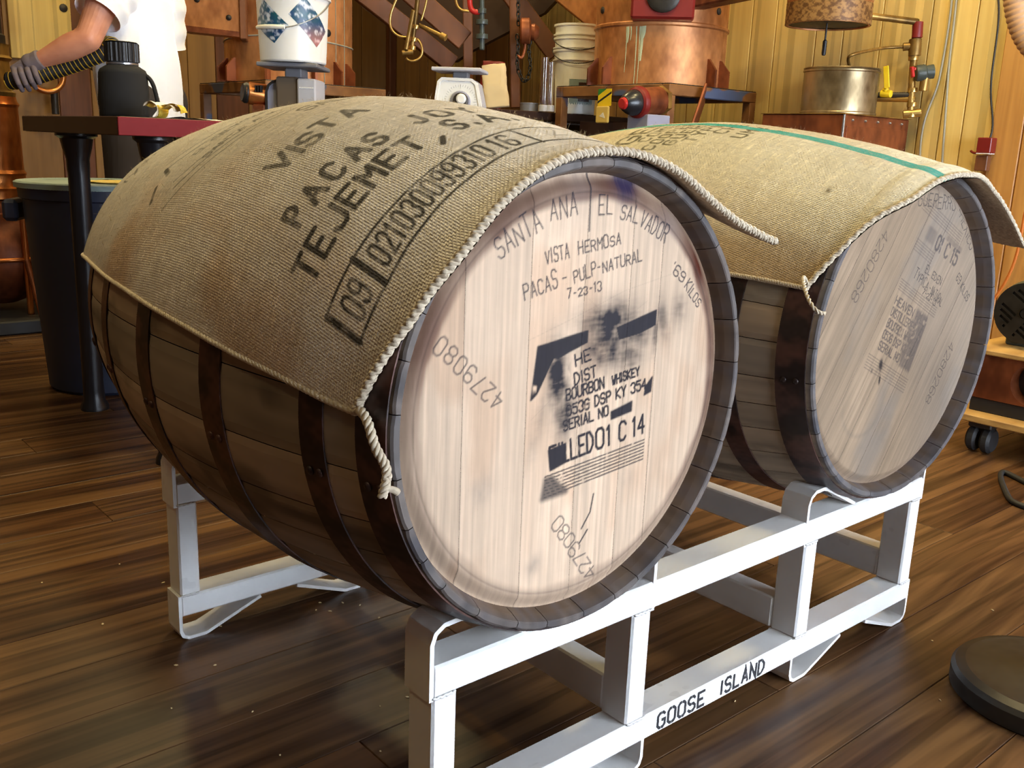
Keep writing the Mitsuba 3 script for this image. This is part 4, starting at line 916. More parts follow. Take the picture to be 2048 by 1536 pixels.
bolt(t, (tp3[0]+.315*math.cos(va3+.62), tp3[1]+.315*math.sin(va3+.62), Z3+.24), (math.cos(va3+.62), math.sin(va3+.62), 0), .018, 'm_black')
# ------------------------------------------------------------------ bench, scales, pails
BZ = 1.03
bx0, bx1, by0, by1 = 1.80, 3.30, 2.93, 3.50
t = thing('workbench', 'dark wooden workbench behind the dial scale, carrying the bag and the pails', 'workbench')
add(t, 'bench_top', cbox(bx0, bx1, by0, by1, BZ-.04, BZ, .003), 'm_table_dark')
add(t, 'front_panel', cbox(bx0+.03, bx1-.03, by0+.03, by0+.05, .25, BZ-.042, .003), 'm_table_dark')
for lx in (bx0+.02, bx1-.08):
    for ly in (by0+.02, by1-.08): add(t, 'leg', cbox(lx, lx+.06, ly, ly+.06, 0, BZ-.04, .003), 'm_table_dark')
add(t, 'edge_strip', cbox(bx0+.05, bx1-.4, by0-.004, by0-.0005, BZ-.055, BZ-.049, .001), 'm_grey_mid')
# low bench for the dial scale
DS = aT(917, 236, 4.35); SZ = DS[2]-.006
t = thing('side_table', 'small dark table under the white dial scale', 'table')
add(t, 'table_top', cbox(DS[0]-.22, DS[0]+.26, DS[1]-.17, DS[1]+.26, SZ-.03, SZ, .003), 'm_table_dark')
for lx in (-.20, .20):
    for ly in (-.15, .20): add(t, 'leg', cbox(DS[0]+lx, DS[0]+lx+.04, DS[1]+ly, DS[1]+ly+.04, 0, SZ-.03, .003), 'm_table_dark')
def facing(t_, p, rz):                                   # local frame: x right, y away from the viewer, z up
    c, s = math.cos(rz), math.sin(rz)
    M = np.eye(4); M[:3, :3] = [[c, -s, 0], [s, c, 0], [0, 0, 1]]; M[:3, 3] = p
    return M
def addM(parent, part, mesh, bsdf, M, smooth=False, **kw):
    m = mesh.copy(); m.apply_transform(M); return add(parent, part, m, bsdf, smooth, **kw)
q = dep(917, 180, 4.35)/FPX                              # metres per pixel there
M = facing(None, [DS[0], DS[1], SZ], -YAW-.12)
t = thing('dial_scale', 'white kitchen scale with a round dial and flat square pan', 'kitchen scale')
body = Polygon([(-45*q, 0), (-47*q, 40*q), (-42*q, 72*q), (-34*q, 79*q), (26*q, 78*q), (37*q, 70*q), (46*q, 30*q), (50*q, 0)]).buffer(.006).buffer(-.006)
addM(t, 'body', prism(body, -.01, .13), 'm_grey_light', M, smooth=30)
addM(t, 'face_rim', prism(body.buffer(.002).difference(body.buffer(-.010)), -.020, .005), 'm_white_plastic', M, smooth=30)
fk = addM(t, 'dial_face', prism(body.buffer(-.0095), -.014, -.0095), 'm_white_plastic', M)
cz = 34*q
ringp = Point(4*q, cz).buffer(35*q, 24); marks = []
for i in range(40):
    a = i*2*math.pi/40; r1, r2 = 33*q, (29*q if i % 5 else 26*q)
    marks.append(LineString([(4*q+r1*math.sin(a), cz+r1*math.cos(a)), (4*q+r2*math.sin(a), cz+r2*math.cos(a))]).buffer(.0006))
addM(fk, 'tick_marks', prism(shapely.union_all(marks).intersection(body.buffer(-.010)), -.0146, -.0139), 'm_grey_mid', M)
addM(t, 'dial_ring', drum([4*q, -.012, cz], [4*q, -.022, cz], [(0, 0), (21*q, 0), (21*q, .6), (19*q, 1), (0, 1)]), 'm_grey_lavender', M, smooth=30)
addM(t, 'knob', drum([6*q, -.02, cz+2*q], [6*q, -.040, cz+2*q], [(0, 0), (15*q, 0), (15*q, .8), (12*q, 1), (0, 1)]), 'm_dark_steel', M, smooth=30)
addM(t, 'knob_cap', drum([8*q, -.039, cz+5*q], [8*q, -.050, cz+5*q], [(0, 0), (10*q, 0), (10*q, .6), (7*q, 1), (0, 1)]), 'm_white_plastic', M, smooth=30)
addM(t, 'pan_post', cbox(-.035, .03, .03, .09, 79*q, 92*q, .003), 'm_grey_mid', M)
addM(t, 'pan', cbox(-54*q, 46*q, -.04, .17, 92*q, 99*q, .004), 'm_grey_light', M)
# tin, glass tubes, bag
p = aT(1058, 215, 5.05); p[2] = BZ
one('grey_tin', 'low grey tin on the workbench between the paper bag and the glass tubes', 'tin', lathe([(0, BZ), (.045, BZ), (.046, BZ+.035), (.048, BZ+.036), (.048, BZ+.042), (0, BZ+.043)], 32, (p[0], p[1], 0)), 'm_grey_mid', smooth=35)
for i, (xx, hh, rr) in enumerate(((1087, 104, .019), (1099, 96, .017))):
    p = aT(xx, 216, 4.98); q1 = dep(xx, 160, 4.98)/FPX; h = hh*q1
    t = thing('glass_tube', ['tall clear glass tube standing on the bench beside the white pails', 'slightly shorter glass tube nearest the white pails'][i], 'glass tube', 'glass tubes by the pails')
    add(t, 'tube', lathe([(0, BZ+.001), (rr, BZ+.001), (rr, BZ+h), (rr-.0025, BZ+h), (rr-.0025, BZ+.006), (0, BZ+.006)], 24, (p[0], p[1], 0)), 'm_glass', smooth=30)
    add(t, 'base_ring', lathe([(rr+.0005, BZ+.001), (rr+.006, BZ+.001), (rr+.006, BZ+.03), (rr+.0005, BZ+.032)], 24, (p[0], p[1], 0)), 'm_grey_light', smooth=30)
def soft_bag(c, w, d, h, tilt, seed, mt, label, cat_):
    n, m = 44, 26; th = np.arange(n)*2*np.pi/n; V = []
    for i in range(m):
        f = i/(m-1); ee = 2/(3.4-1.6*f)
        x = w/2*np.sign(np.cos(th))*np.abs(np.cos(th))**(ee*.8)*(1-.06*f); y = d/2*np.sign(np.sin(th))*np.abs(np.sin(th))**(ee*.8)*(1-.82*f**2.2)
        V.append(np.stack([x, y, np.full(n, h*f)], 1))
    V = np.concatenate(V); V = V+.014*np.minimum(V[:, 2:]/h*3, 1)*(np.stack([meshkit.fbm(V*22+o, 3, seed) for o in (0, 7, 13)], -1)-.5)
    F = []
    for i in range(m-1):
        for j in range(n): a, b = i*n+j, i*n+(j+1) % n; F += [(a, b, b+n), (a, b+n, a+n)]
    V = np.vstack([V, [0, 0, 0], [0, 0, h]]); k0 = len(V)-2
    for j in range(n): F += [(k0, (j+1) % n, j), (k0+1, (m-1)*n+j, (m-1)*n+(j+1) % n)]
    mesh = trimesh.Trimesh(V, F, process=False)
    mesh = move(mesh, ry=tilt, rz=-math.degrees(YAW)); mesh.apply_translation([c[0], c[1], c[2]-mesh.vertices[:, 2].min()])
    return one('paper_bag', label, cat_, mesh, mt, smooth=True)
p = aT(994, 216, 4.95); p[2] = BZ+.0005
soft_bag(p, .125, .07, .205, -7, 5, 'm_paper_bag', 'cream paper coffee bag with folded top standing on the workbench', 'bag')
p = aT(978, 216, 5.12); p[2] = BZ+.0005
soft_bag(p, .12, .07, .235, 4, 9, 'm_red_dark', 'dark red bag leaning behind the cream paper bag', 'bag')
# stacked pails
def pail(c, z0, r, h, label, lab=None, bail=True, group='stacked white pails', rings=(.80, .90), t_=None):
    t = thing('pail', label, 'pail', group)
    prf = [(0, z0), (r*.86, z0), (r*.87, z0+.004), (r*(.86+.12*rings[0]), z0+h*rings[0])]
    for f in rings: prf += [(r*1.06, z0+h*f), (r*1.06, z0+h*(f+.018)), (r*(.875+.12*f), z0+h*(f+.02))]
    prf += [(r*.99, z0+h*.965), (r*1.05, z0+h*.97), (r*1.05, z0+h), (r*.97, z0+h), (r*.96, z0+h*.9), (r*.84, z0+.01), (0, z0+.01)]
    add(t, 'body', lathe(prf, 56, (c[0], c[1], 0)), 'm_cream_plastic', smooth=30)
    return t
def arc_patch(c, r0_, r1_, z0, z1, a0, a1, d=.0012, n=16, ply_=None):
    a = np.linspace(a0, a1, n); V = []
    for zq, r in ((z0, r0_), (z1, r1_)): V.append(np.stack([c[0]+(r+d)*np.cos(a), c[1]+(r+d)*np.sin(a), np.full(n, zq)], 1))
    return trimesh.Trimesh(np.concatenate(V), grid_faces(2, n)[:, ::-1] if a1 < a0 else grid_faces(2, n), process=False)
p = aT(1149, 213, 5.25); q1 = dep(1149, 120, 5.25)/FPX; pr = 48.5*q1/1.06; ph = 122*q1
vb = math.atan2(CAM[1]-p[1], CAM[0]-p[0])
for i, (z_, lb) in enumerate(((BZ+.0005, 'bottom white pail of the nested stack of three, with a green picture label'), (BZ+23*q1, 'middle white pail of the nested stack of three'), (BZ+48*q1, 'topmost white pail of the nested stack beside the copper tank'))):
    t = pail(p, z_, pr, ph, lb, rings=(.83,) if i else (.83,))
    if i == 0:
        rm = lambda z: pr*(.86+.12*(z-BZ)/ph/1.0)
        lab = add(t, 'label', arc_patch(p, rm(BZ+14*q1), rm(BZ+72*q1), BZ+18*q1, BZ+66*q1, vb-.30, vb+1.0), 'm_lid', label='pale green picture label')
        add(lab, 'picture', arc_patch(p, rm(BZ+16*q1), rm(BZ+60*q1), BZ+24*q1, BZ+60*q1, vb+.15, vb+.75, .002), 'm_table_dark')
        add(lab, 'picture', arc_patch(p, rm(BZ+20*q1), rm(BZ+50*q1), BZ+30*q1, BZ+52*q1, vb+.30, vb+.62, .003), 'm_paper_bag')
    zz_ = z_+ph*.84
    P = [(p[0]+pr*1.09*math.cos(vb+a), p[1]+pr*1.09*math.sin(vb+a), zz_-.075*math.sin((a+1.57)/3.14*math.pi)-.004) for a in np.linspace(-1.57, 1.57, 30)]
    if i: add(t, 'bail', tube(P, .0022, 6), 'm_dark_steel', smooth=True)
# bucket on the grey scale
BT = 4.0; bc = aT(587, 128, BT); qb = dep(587, 60, BT)/FPX
bz = bc[2]; rB, rTp = 65*qb, 72*qb
gx = thing('machine_stand', 'steel stand hidden behind the front barrel carrying the grey grinder', 'stand')
hz0 = bz-.36
add(gx, 'plate', cbox(bc[0]-.30, bc[0]+.22, bc[1]-.22, bc[1]+.22, hz0-.02, hz0, .003), 'm_dark_steel')
for lx in (-.28, .17):
    for ly in (-.2, .17): add(gx, 'leg', cbox(bc[0]+lx, bc[0]+lx+.04, bc[1]+ly, bc[1]+ly+.04, 0, hz0-.02, .003), 'm_dark_steel')
t = thing('grinder', 'grey machine with brown front panel and copper coloured motor, carrying the white bucket', 'machine')
M = facing(None, [bc[0], bc[1], hz0], -YAW+.0)
H0 = bz-hz0
sil = Polygon([(-55*qb, 0), (-55*qb, H0-55*qb), (-50*qb, H0-42*qb), (-40*qb, H0-34*qb), (-22*qb, H0-29*qb), (0, H0-29*qb), (0, 0)])
addM(t, 'side_housing', prism(sil, -.02, .16), 'm_grey_lavender', M, smooth=25)
addM(t, 'side_rim', prism(sil.difference(sil.buffer(-.008)).difference(sbox(-30*qb, -.1, .1, H0-40*qb)), -.028, -.0195), 'm_dark_steel', M)
addM(t, 'front_panel', cbox(-30*qb, 13*qb, -.05, .12, 0.0, H0-26*qb, .006), 'm_grey_brown', M)
addM(t, 'control_box', cbox(13.5*qb, 51*qb, -.065, .12, 0.0, H0-29*qb, .006), 'm_grey_light', M)
addM(t, 'seam', cbox(18*qb, 47*qb, -.0672, -.0648, H0-48*qb, H0-46*qb, .0005), 'm_white_plastic', M)
addM(t, 'neck', cbox(-16*qb, 18*qb, -.02, .10, H0-28*qb, H0-8*qb, .005), 'm_grey_mid', M)
addM(t, 'platform', cbox(-62*qb, 58*qb, -.10, .16, H0-9*qb, H0-.002, .008), 'm_grey_mid', M)
mz = H0-60*qb
mk = addM(t, 'motor', drum([-58*qb, .02, mz-3*qb], [-97*qb, -.01, mz+1*qb], [(0, 0), (21*qb, 0), (22*qb, .1), (22*qb, .86), (20*qb, .9), (20*qb, 1), (0, 1)]), 'm_copper_bright', M, smooth=30)
addM(mk, 'end_cap', drum([-94*qb, -.0065, mz+.5*qb], [-103*qb, -.016, mz+1.6*qb], [(0, 0), (20.5*qb, 0), (21*qb, .4), (17*qb, 1), (8*qb, .8), (0, .75)]), 'm_black', M, smooth=30)
for j in range(3): addM(mk, 'slot', cbox(-72*qb+j*5*qb, -70*qb+j*5*qb, -.0535+.0*j, -.02, mz+2*qb, mz+15*qb, .0004), 'm_black', M)
addM(t, 'motor_block', cbox(-82*qb, -56*qb, -.03, .06, 0, mz-21*qb, .005), 'm_copper_dark', M)
t = thing('bucket', 'white bucket with two diamond pictures on top of the grey machine', 'bucket')
cb = bc+np.array([0, 0, .001]); Hb = 150*qb
def rbk(z): return rB+(rTp-rB)*z/Hb
add(t, 'body', lathe([(0, bz+.001), (rB-.004, bz+.001), (rB, bz+.006), (rbk(Hb*.80), bz+Hb*.80), (rTp*1.05, bz+Hb*.805), (rTp*1.05, bz+Hb*.83), (rbk(Hb*.85), bz+Hb*.84), (rTp, bz+Hb), (rTp*.96, bz+Hb), (rB*.95, bz+.02), (0, bz+.02)], 72, (bc[0], bc[1], 0)), 'm_white_plastic', smooth=30)
def diamond_colour(hue):
    def fn(P):
        a = meshkit.fbm(P*30, 4, hue); b = meshkit.fbm(P*70+3, 3, hue+5); h = (P[:, 2]-bz)/Hb
        blue, green, white = lin([30, 52, 110]), lin([34, 92, 92]), lin([214, 222, 232])
        c = blue*(1-a[:, None])+green*a[:, None]
        w = sm(.52, .66, b)[:, None]*.8; c = c*(1-w)+white*w
        if hue == 2:
            r = sm(.52, .20, h)[:, None]; c = c*(1-.45*r)+lin([226, 130, 110])*.45*r
        return c
    return fn
mat('m_print', VC, rough=.35)
vbk = math.atan2(CAM[1]-bc[1], CAM[0]-bc[0])
def diamond(corners, hue):
    """A printed quadrilateral wrapped on the bucket; corners (angle to the right of the viewer's line, height)."""
    cr = np.array(corners); n = 26; u, v = np.meshgrid(np.linspace(0, 1, n), np.linspace(0, 1, n), indexing='ij')
    Q = (1-u)[..., None]*((1-v)[..., None]*cr[0]+v[..., None]*cr[3])+u[..., None]*((1-v)[..., None]*cr[1]+v[..., None]*cr[2])
    a = vbk+Q[..., 0]; r = rbk(Q[..., 1])+.0012
    P = np.stack([bc[0]+r*np.cos(a), bc[1]+r*np.sin(a), bz+Q[..., 1]], -1).reshape(-1, 3)
    mm = trimesh.Trimesh(P, grid_faces(n, n), process=False)
    if (mm.face_normals[0] @ (P[0]-np.array([bc[0], bc[1], P[0, 2]]))) < 0: mm = trimesh.Trimesh(P, grid_faces(n, n)[:, ::-1], process=False)
    add(t, 'picture', mm, 'm_print', smooth=True, color=diamond_colour(hue)(P))
def ba(xp): return math.asin(max(-.98, min(.98, (xp-588)/68.5)))
diamond([(ba(534), 115*qb), (ba(521), 70*qb), (ba(552), 33*qb), (ba(580), 66*qb)], 1)
diamond([(ba(610), 120*qb), (ba(580), 87*qb), (ba(634), 30*qb), (ba(651), 62*qb)], 2)
def wrap(xp, z): a = vbk+ba(xp); r = rbk(z)+.006; return np.array([bc[0]+r*math.cos(a), bc[1]+r*math.sin(a), bz+z])
add(t, 'bail', tube(spline([wrap(655, 118*qb), wrap(645, 100*qb), wrap(625, 82*qb), wrap(600, 69*qb), wrap(580, 63*qb), wrap(572, 62*qb)], 30), .0022, 6), 'm_steel', smooth=True)
add(t, 'grip', tube(spline([wrap(573, 62*qb), wrap(550, 62.5*qb), wrap(523, 63*qb)], 10)+.006*np.array([math.cos(vbk), math.sin(vbk), 0]), .008, 10), 'm_cream_plastic', smooth=35)

# ------------------------------------------------------------------ copper box, pot, pipes on the panelled wall
K2 = aT(1690, 226, 4.3); cz2 = K2[2]; cw, cd = min(.53, X1-.03-K2[0]), .40
t = thing('copper_cabinet', 'copper clad cabinet with a seam at its corner, carrying the dull pot', 'cabinet')
add(t, 'body', cbox(K2[0], K2[0]+cw, K2[1], K2[1]+cd, 0, cz2-.004, .004), 'm_copper_dark')
add(t, 'top_lip', cbox(K2[0]-.006, K2[0]+cw+.006, K2[1]-.006, K2[1]+cd+.006, cz2-.004, cz2, .0015), 'm_brass_old')
add(t, 'corner_strip', cbox(K2[0]-.003, K2[0]+.006, K2[1]-.003, K2[1]+.006, .002, cz2-.0045, .001), 'm_steel')
for i in range(5): bolt(t, (K2[0]+.06+i*.1, K2[1]-.0005, cz2-.025), (0, -1, 0), .006, 'm_steel')
add(t, 'panel', cbox(K2[0]+.02, K2[0]+cw-.02, K2[1]-.004, K2[1], .10, cz2-.05, .0015), 'm_copper_dark')
pt_ = aT(1675, 224, 4.62); qp = dep(1675, 180, 4.62)/FPX
t = thing('steel_pot', 'dull tin coloured round pot on the copper cabinet', 'pot')
rp = 72*qp; hp_ = 90*qp; pz = cz2+.0005
add(t, 'body', lathe([(0, pz), (rp*1.0, pz), (rp*1.02, pz+.004), (rp*1.02, pz+.012), (rp, pz+.016), (rp*1.005, pz+hp_*.90), (rp*1.03, pz+hp_*.915), (rp*1.03, pz+hp_*.95), (rp*1.0, pz+hp_*.96), (rp*1.03, pz+hp_*.985), (rp*1.02, pz+hp_), (rp*.98, pz+hp_), (rp*.97, pz+.02), (0, pz+.02)], 64, (pt_[0], pt_[1], 0)), 'm_pewter', smooth=30)
XW = X1-.03
t = thing('pipework', 'brass and steel water pipes with red and yellow valve handles on the panelled wall', 'pipes')
def W(x, y, d=0.0): return aX(x, y, XW-d)
add(t, 'riser', tube([W(1834, 45, .06), W(1829, 95, .05), W(1824, 160, .05), W(1821, 235, .05)], .015, 14), 'm_brass_old', smooth=True)
add(t, 'top_pipe', rod(np.array([dc[0], dc[1], dc[2]+.045])+np.array([dr_r*.8, -.1, 0]), W(1836, 44, .06), .014), 'm_brass_old', smooth=True)
add(t, 'red_joint', rod(W(1836, 44, .06), W(1834, 76, .06), .022), 'm_red_dark', smooth=True, label='red pipe joint')
add(t, 'tee', rod(W(1831, 78, .055), W(1829, 112, .055), .026), 'm_brass_old', smooth=True)
add(t, 'nipple', rod(W(1829, 92, .055), W(1806, 94, .08), .017), 'm_brass_old', smooth=True)
add(t, 'thin_hose', tube(spline([W(1808, 94, .08), W(1780, 95, .12), W(1735, 102, .25), W(1700, 112, .34), [pt_[0]+.02, pt_[1]-.02, pz+hp_*1.05], [pt_[0]+.01, pt_[1]-.0, pz+hp_*.6]], 40), .0065, 8), 'm_brass_old', smooth=True)
for i, (yy) in enumerate((112, 176, 205, 226)): add(t, 'coupling', rod(W(1827-i*1.5, yy, .05), W(1826.5-i*1.5, yy+9, .05), .021), 'm_brass', smooth=True)
add(t, 'cross_pipe', rod(W(1752, 190, .10), W(1824, 190, .05), .012), 'm_dark_steel', smooth=True)
add(t, 'lower_pipe', rod(W(1752, 197, .08), W(1830, 198, .045), .014), 'm_brass', smooth=True)
lv = add(t, 'yellow_lever', oriented(W(1772, 132, .14), W(1774, 176, .14), .024, .006, .002, up=(-1, 0, 0)), 'm_yellow', label='yellow ball valve lever')
add(t, 'yellow_body', cat(rod(W(1770, 176, .13), W(1778, 192, .10), .012), rod(W(1763, 187, .12), W(1782, 188, .12), .016)), 'm_yellow', smooth=True)
add(t, 'red_handle', cat(oriented(W(1824, 134, .12), W(1826, 155, .12), .022, .012, .004, up=(1, -1, 0)), oriented(W(1820, 136, .118), W(1832, 138, .118), .010, .012, .003)), 'm_red', label='red valve handle')
add(t, 'regulator', drum(W(1831, 147, .08), W(1866, 143, .03), [(0, 0), (.030, 0), (.034, .1), (.034, .5), (.028, .6), (.03, 1), (0, 1)]), 'm_green_motor', smooth=30)
add(t, 'regulator_stem', rod(W(1850, 155, .05), W(1846, 182, .05), .018), 'm_brass_old', smooth=True)
add(t, 'end_pipe', rod(W(1806, 229, .07), W(1842, 225, .03), .018), 'm_brass', smooth=True)
t = thing('cable', 'pair of thin grey cables running down the wall right of the pipes', 'cable')
for P in ([(1905, -20), (1896, 60), (1884, 130), (1872, 180), (1856, 220), (1845, 260), (1840, 320)], [(1914, -20), (1906, 60), (1898, 130), (1893, 200), (1888, 270), (1884, 330)]):
    add(t, 'strand', tube(spline([aX(x, y, X1-.012) for x, y in P], 40), .0048, 7), 'm_wire', smooth=True)
t = thing('switch_box', 'small red switch box on the orange wall at the right', 'switch')
sb = aX(1975, 291, X1-.04); sq = float((sb-CAM) @ CM[2])/FPX
add(t, 'box', cbox(X1-.075, X1-.023, sb[1]-14*sq, sb[1]+14*sq, sb[2]-15*sq, sb[2]+15*sq, .003), 'm_red_dark')
add(t, 'white_edge', cbox(X1-.077, X1-.023, sb[1]-13*sq, sb[1]+13*sq, sb[2]-17*sq, sb[2]-15.2*sq, .001), 'm_white_plastic')
add(t, 'lead', tube(spline([aX(1962, 305, X1-.04), aX(1950, 306, X1-.04), aX(1942, 302, X1-.03)], 12), .005, 7), 'm_red_dark', smooth=True)
add(t, 'conduit', tube(spline([aX(1980, 277, X1-.04), aX(1984, 262, X1-.035), aX(1982, 200, X1-.03), aX(1990, 100, X1-.03), aX(1992, -30, X1-.03)], 24), .004, 7), 'm_dark_steel', smooth=True)
one('slot_box', 'dark open box on the wall right under the red switch box', 'box', cat(cbox(X1-.06, X1-.023, sb[1]-8*sq, sb[1]+16*sq, sb[2]-50*sq, sb[2]-19*sq, .003)), 'm_brown_wood')
mat('m_hose_tan', lin([190, 146, 104]), rough=.6)
t = thing('corrugated_hose', 'fat ribbed tan hose bending down at the top right corner', 'hose')
hl = spline([aT(2030, -90, 3.5), aT(2028, -20, 3.5), aT(2034, 30, 3.5), aT(2050, 75, 3.5), aT(2085, 115, 3.5), aT(2140, 140, 3.5)], 260)
Lh = np.r_[0, np.cumsum(np.linalg.norm(np.diff(hl, axis=0), axis=1))]
add(t, 'hose', tube(hl, .030+.003*np.abs(np.sin(Lh*math.pi/.016)), 20), 'm_hose_tan', smooth=True)
one('orange_cord', 'thin orange cord hanging down the wall above the green motor', 'cord', tube(spline([aX(2062, 380, X1-.10), aX(2044, 460, X1-.08), aX(2030, 520, X1-.06), aX(2010, 565, X1-.05), aX(1988, 598, X1-.04), aX(1960, 640, X1-.04)], 40), .006, 8), 'm_orange_wire', smooth=True)

# ------------------------------------------------------------------ cart with motor at the right
CX, CY1, CY0 = 2.17, .50, -.55
t = thing('cart', 'low copper clad cart on a wheeled wooden board at the right edge', 'cart')
add(t, 'board', cbox(CX-.06, CX+.62, CY0-.05, CY1+.03, .100, .122, .003), 'm_plywood')
bm = cat(prism(sbox(CY0, .165, CY1-.02, .300).difference(Point(.30, .232).buffer(.063, 24)), CX, CX+.06, 'x'), cbox(CX+.0601, CX+.55, CY0, CY1-.02, .165, .300, .003))
add(t, 'copper_case', bm, 'm_copper_dark')
add(t, 'hole_back', cbox(CX+.0585, CX+.0595, .23, .37, .17, .298, .0002), 'm_black')
add(t, 'hole_block', cbox(CX+.02, CX+.058, .238, .285, .172, .232, .002), 'm_plywood')
add(t, 'black_skirt', cbox(CX+.005, CX+.545, CY0+.005, CY1-.025, .1225, .1645, .002), 'm_black')
add(t, 'top_board', cbox(CX-.01, CX+.56, CY0-.01, CY1+.02, .3003, .316, .003), 'm_plywood')
for cx_, cy_ in ((CX-.0, CY1-.08), (CX+.5, CY1-.06), (CX-.0, CY0+.05), (CX+.5, CY0+.05)):
    ck = add(t, 'caster', cbox(cx_-.03, cx_+.03, cy_-.035, cy_+.035, .078, .0998, .004), 'm_dark_steel')
    for o in (-.021, .021): add(ck, 'wheel', drum([cx_-.0, cy_+o-.016, .041], [cx_-.0, cy_+o+.016, .041], [(0, 0), (.032, 0), (.040, .25), (.040, .75), (.032, 1), (0, 1)], 28), 'm_rubber', smooth=30)
t = thing('electric_motor', 'dark green electric motor with a slotted round fan cover on the cart', 'motor')
mc = aX(2049, 655, 2.26); mr = float((mc-CAM) @ CM[2])/FPX*66
mc[2] = .316+mr+.012
add(t, 'body', drum(mc, mc+np.array([.34, .0, 0]), [(0, 0), (mr*.9, 0), (mr*.98, .06), (mr, .12), (mr, .9), (mr*.9, 1), (0, 1)], 48), 'm_green_motor', smooth=30)
cover = Point(0, 0).buffer(mr*.92, 32)
slots = []
for i in range(10):
    y = mr*(-.70+.155*i)
    if abs(y) < .12*mr: continue
    hw_ = math.sqrt(max(.01, .74**2-(y/mr)**2))*mr
    slots += [sbox(-hw_, y-.0045, -.16*mr, y+.0045), sbox(.16*mr, y-.0045, hw_, y+.0045)]
cm_ = prism(cover.difference(shapely.union_all(slots)), -.008, .0, 'x'); cm_ = move(cm_, rx=35)
fc = add(t, 'fan_cover', move(cm_, t=mc-np.array([.004, 0, 0])), 'm_iron', smooth=False)
add(t, 'fan_dark', drum(mc-np.array([.0035, 0, 0]), mc-np.array([.001, 0, 0]), [(0, 0), (mr*.86, 0), (mr*.86, 1), (0, 1)], 32), 'm_black')
add(t, 'hub', drum(mc-np.array([.016, 0, 0]), mc-np.array([.010, 0, 0]), [(mr*.15, 0), (mr*.15, 1), (mr*.06, 1.2), (0, 1.2)][::1], 20), 'm_iron', smooth=30)
add(t, 'foot', cbox(mc[0]+.05, mc[0]+.28, mc[1]-mr*.7, mc[1]+mr*.7, .3163, .3163+mr*.22+.012, .004), 'm_green_motor')
one('floor_cable', 'black cable looping on the floor below the cart', 'cable', tube(spline([[2.25, .0, .13], [2.08, .02, .07], [1.93, .13, .012], aZ(2010, 945, .0075), aZ(2012, 985, .0075), aZ(2035, 1008, .0075), aZ(2080, 1020, .0075)], 50), .0075, 8), 'm_rubber', smooth=True)

# ------------------------------------------------------------------ round iron base at the right front
sc = aZ(2102, 1352, .042); sc[2] = 0; sr = .150
t = thing('stand_base', 'heavy round black iron pedestal base on the floor at the right front', 'stand base')
add(t, 'disc', lathe([(0, 0), (sr-.004, 0), (sr, .004), (sr, .030), (sr-.006, .038), (sr*.86, .043), (sr*.80, .041), (sr*.3, .047), (.03, .055), (0, .055)], 80, sc), 'm_iron', smooth=25)
add(t, 'post', lathe([(0, .053), (.034, .053), (.030, .07), (.024, .075), (.024, .60), (0, .60)], 32, sc), 'm_steel', smooth=30)

mat('m_shade_sheet', lin([50, 30, 18]), rough=.6)
# ------------------------------------------------------------------ machine parts hanging in the still room
t = thing('hanging_hopper', 'orange copper hopper box with dark bolts hanging behind the person', 'hopper')
hb = aT(415, 60, 4.9); qh = dep(415, 30, 4.9)/FPX
M = facing(None, hb, -YAW+.22)
hp = Polygon([(-75*qh, 6*qh), (-40*qh, -4*qh), (62*qh, -8*qh), (62*qh, 190*qh), (-75*qh, 190*qh)])
addM(t, 'body', prism(hp, 0, .14), 'm_copper', M)
addM(t, 'lower_flange', prism(Polygon([(-76*qh, 7*qh), (-40*qh, -5*qh), (63*qh, -10*qh), (63*qh, 0), (-40*qh, 6*qh), (-76*qh, 16*qh)]), -.004, .0), 'm_copper_dark', M)
addM(t, 'side_frame', cbox(62.5*qh, 76*qh, -.012, .15, -14*qh, 190*qh, .004), 'm_brown_wood', M)
for bx_, bz_ in ((-18, 56), (42, 26), (-55, 70), (-10, 120), (45, 120)):
    m = move(lathe([(.013, -.001), (.012, .005), (.006, .010), (0, .011)], 12), axis_to=(0, -1, 0), t=(bx_*qh, -.0005, bz_*qh)); addM(t, 'bolt', m, 'm_dark_steel', M, smooth=40)
addM(t, 'hanger', cbox(-.02, .02, .1, .14, 185*qh, ZC-hb[2]-.002, .003), 'm_dark_steel', M)
t = thing('yellow_panel', 'yellow painted panel with a dark bolt on the wall behind the raised arm', 'panel')
p0, p1 = aY(22, 112, Y1-.02), aY(146, 112, Y1-.02)
add(t, 'sheet', cbox(p0[0], p1[0], Y1-.032, Y1-.001, p0[2]-.01, p0[2]+.9, .003), 'm_panel_2')
pb = aY(127, 16, Y1-.033); bolt(t, pb, (0, -1, 0), .024, 'm_dark_steel')
t = thing('copper_coil', 'copper ring pipe hanging on the wall below the black hose', 'copper pipe')
rc = aY(93, 150, Y1-.12); qr = float((rc-CAM) @ CM[2])/FPX
add(t, 'ring', tube([rc+np.array([32*qr*math.cos(a), 0, 32*qr*math.sin(a)]) for a in np.arange(40)*2*np.pi/40], 5.5*qr, 10, closed=True), 'm_copper_bright', smooth=True)
add(t, 'bracket', cbox(rc[0]-.012, rc[0]+.012, Y1-.12, Y1-.001, rc[2]+26*qr, rc[2]+31*qr, .002), 'm_dark_steel')
add(t, 'drop_pipe', rod((rc[0]+14*qr, Y1-.10, rc[2]-30*qr), (rc[0]+14*qr, Y1-.10, rc[2]-75*qr), 7*qr), 'm_dark_steel', smooth=True)
def plank(label, a, b, t0, t1, w, h, mt, name='wooden_brace'):
    one(name, label, 'brace', oriented(aT(*a, t0), aT(*b, t1), w, h, .004), mt)
plank('thick wooden brace slanting down above the dial scale', (770, -60), (930, 82), 5.0, 5.0, .05, .10, 'm_brown_wood')
plank('dark upright post at the foot of the orange brace', (934, -120), (937, 214), 5.3, 5.3, .035, .05, 'm_brown_wood', 'wooden_post')
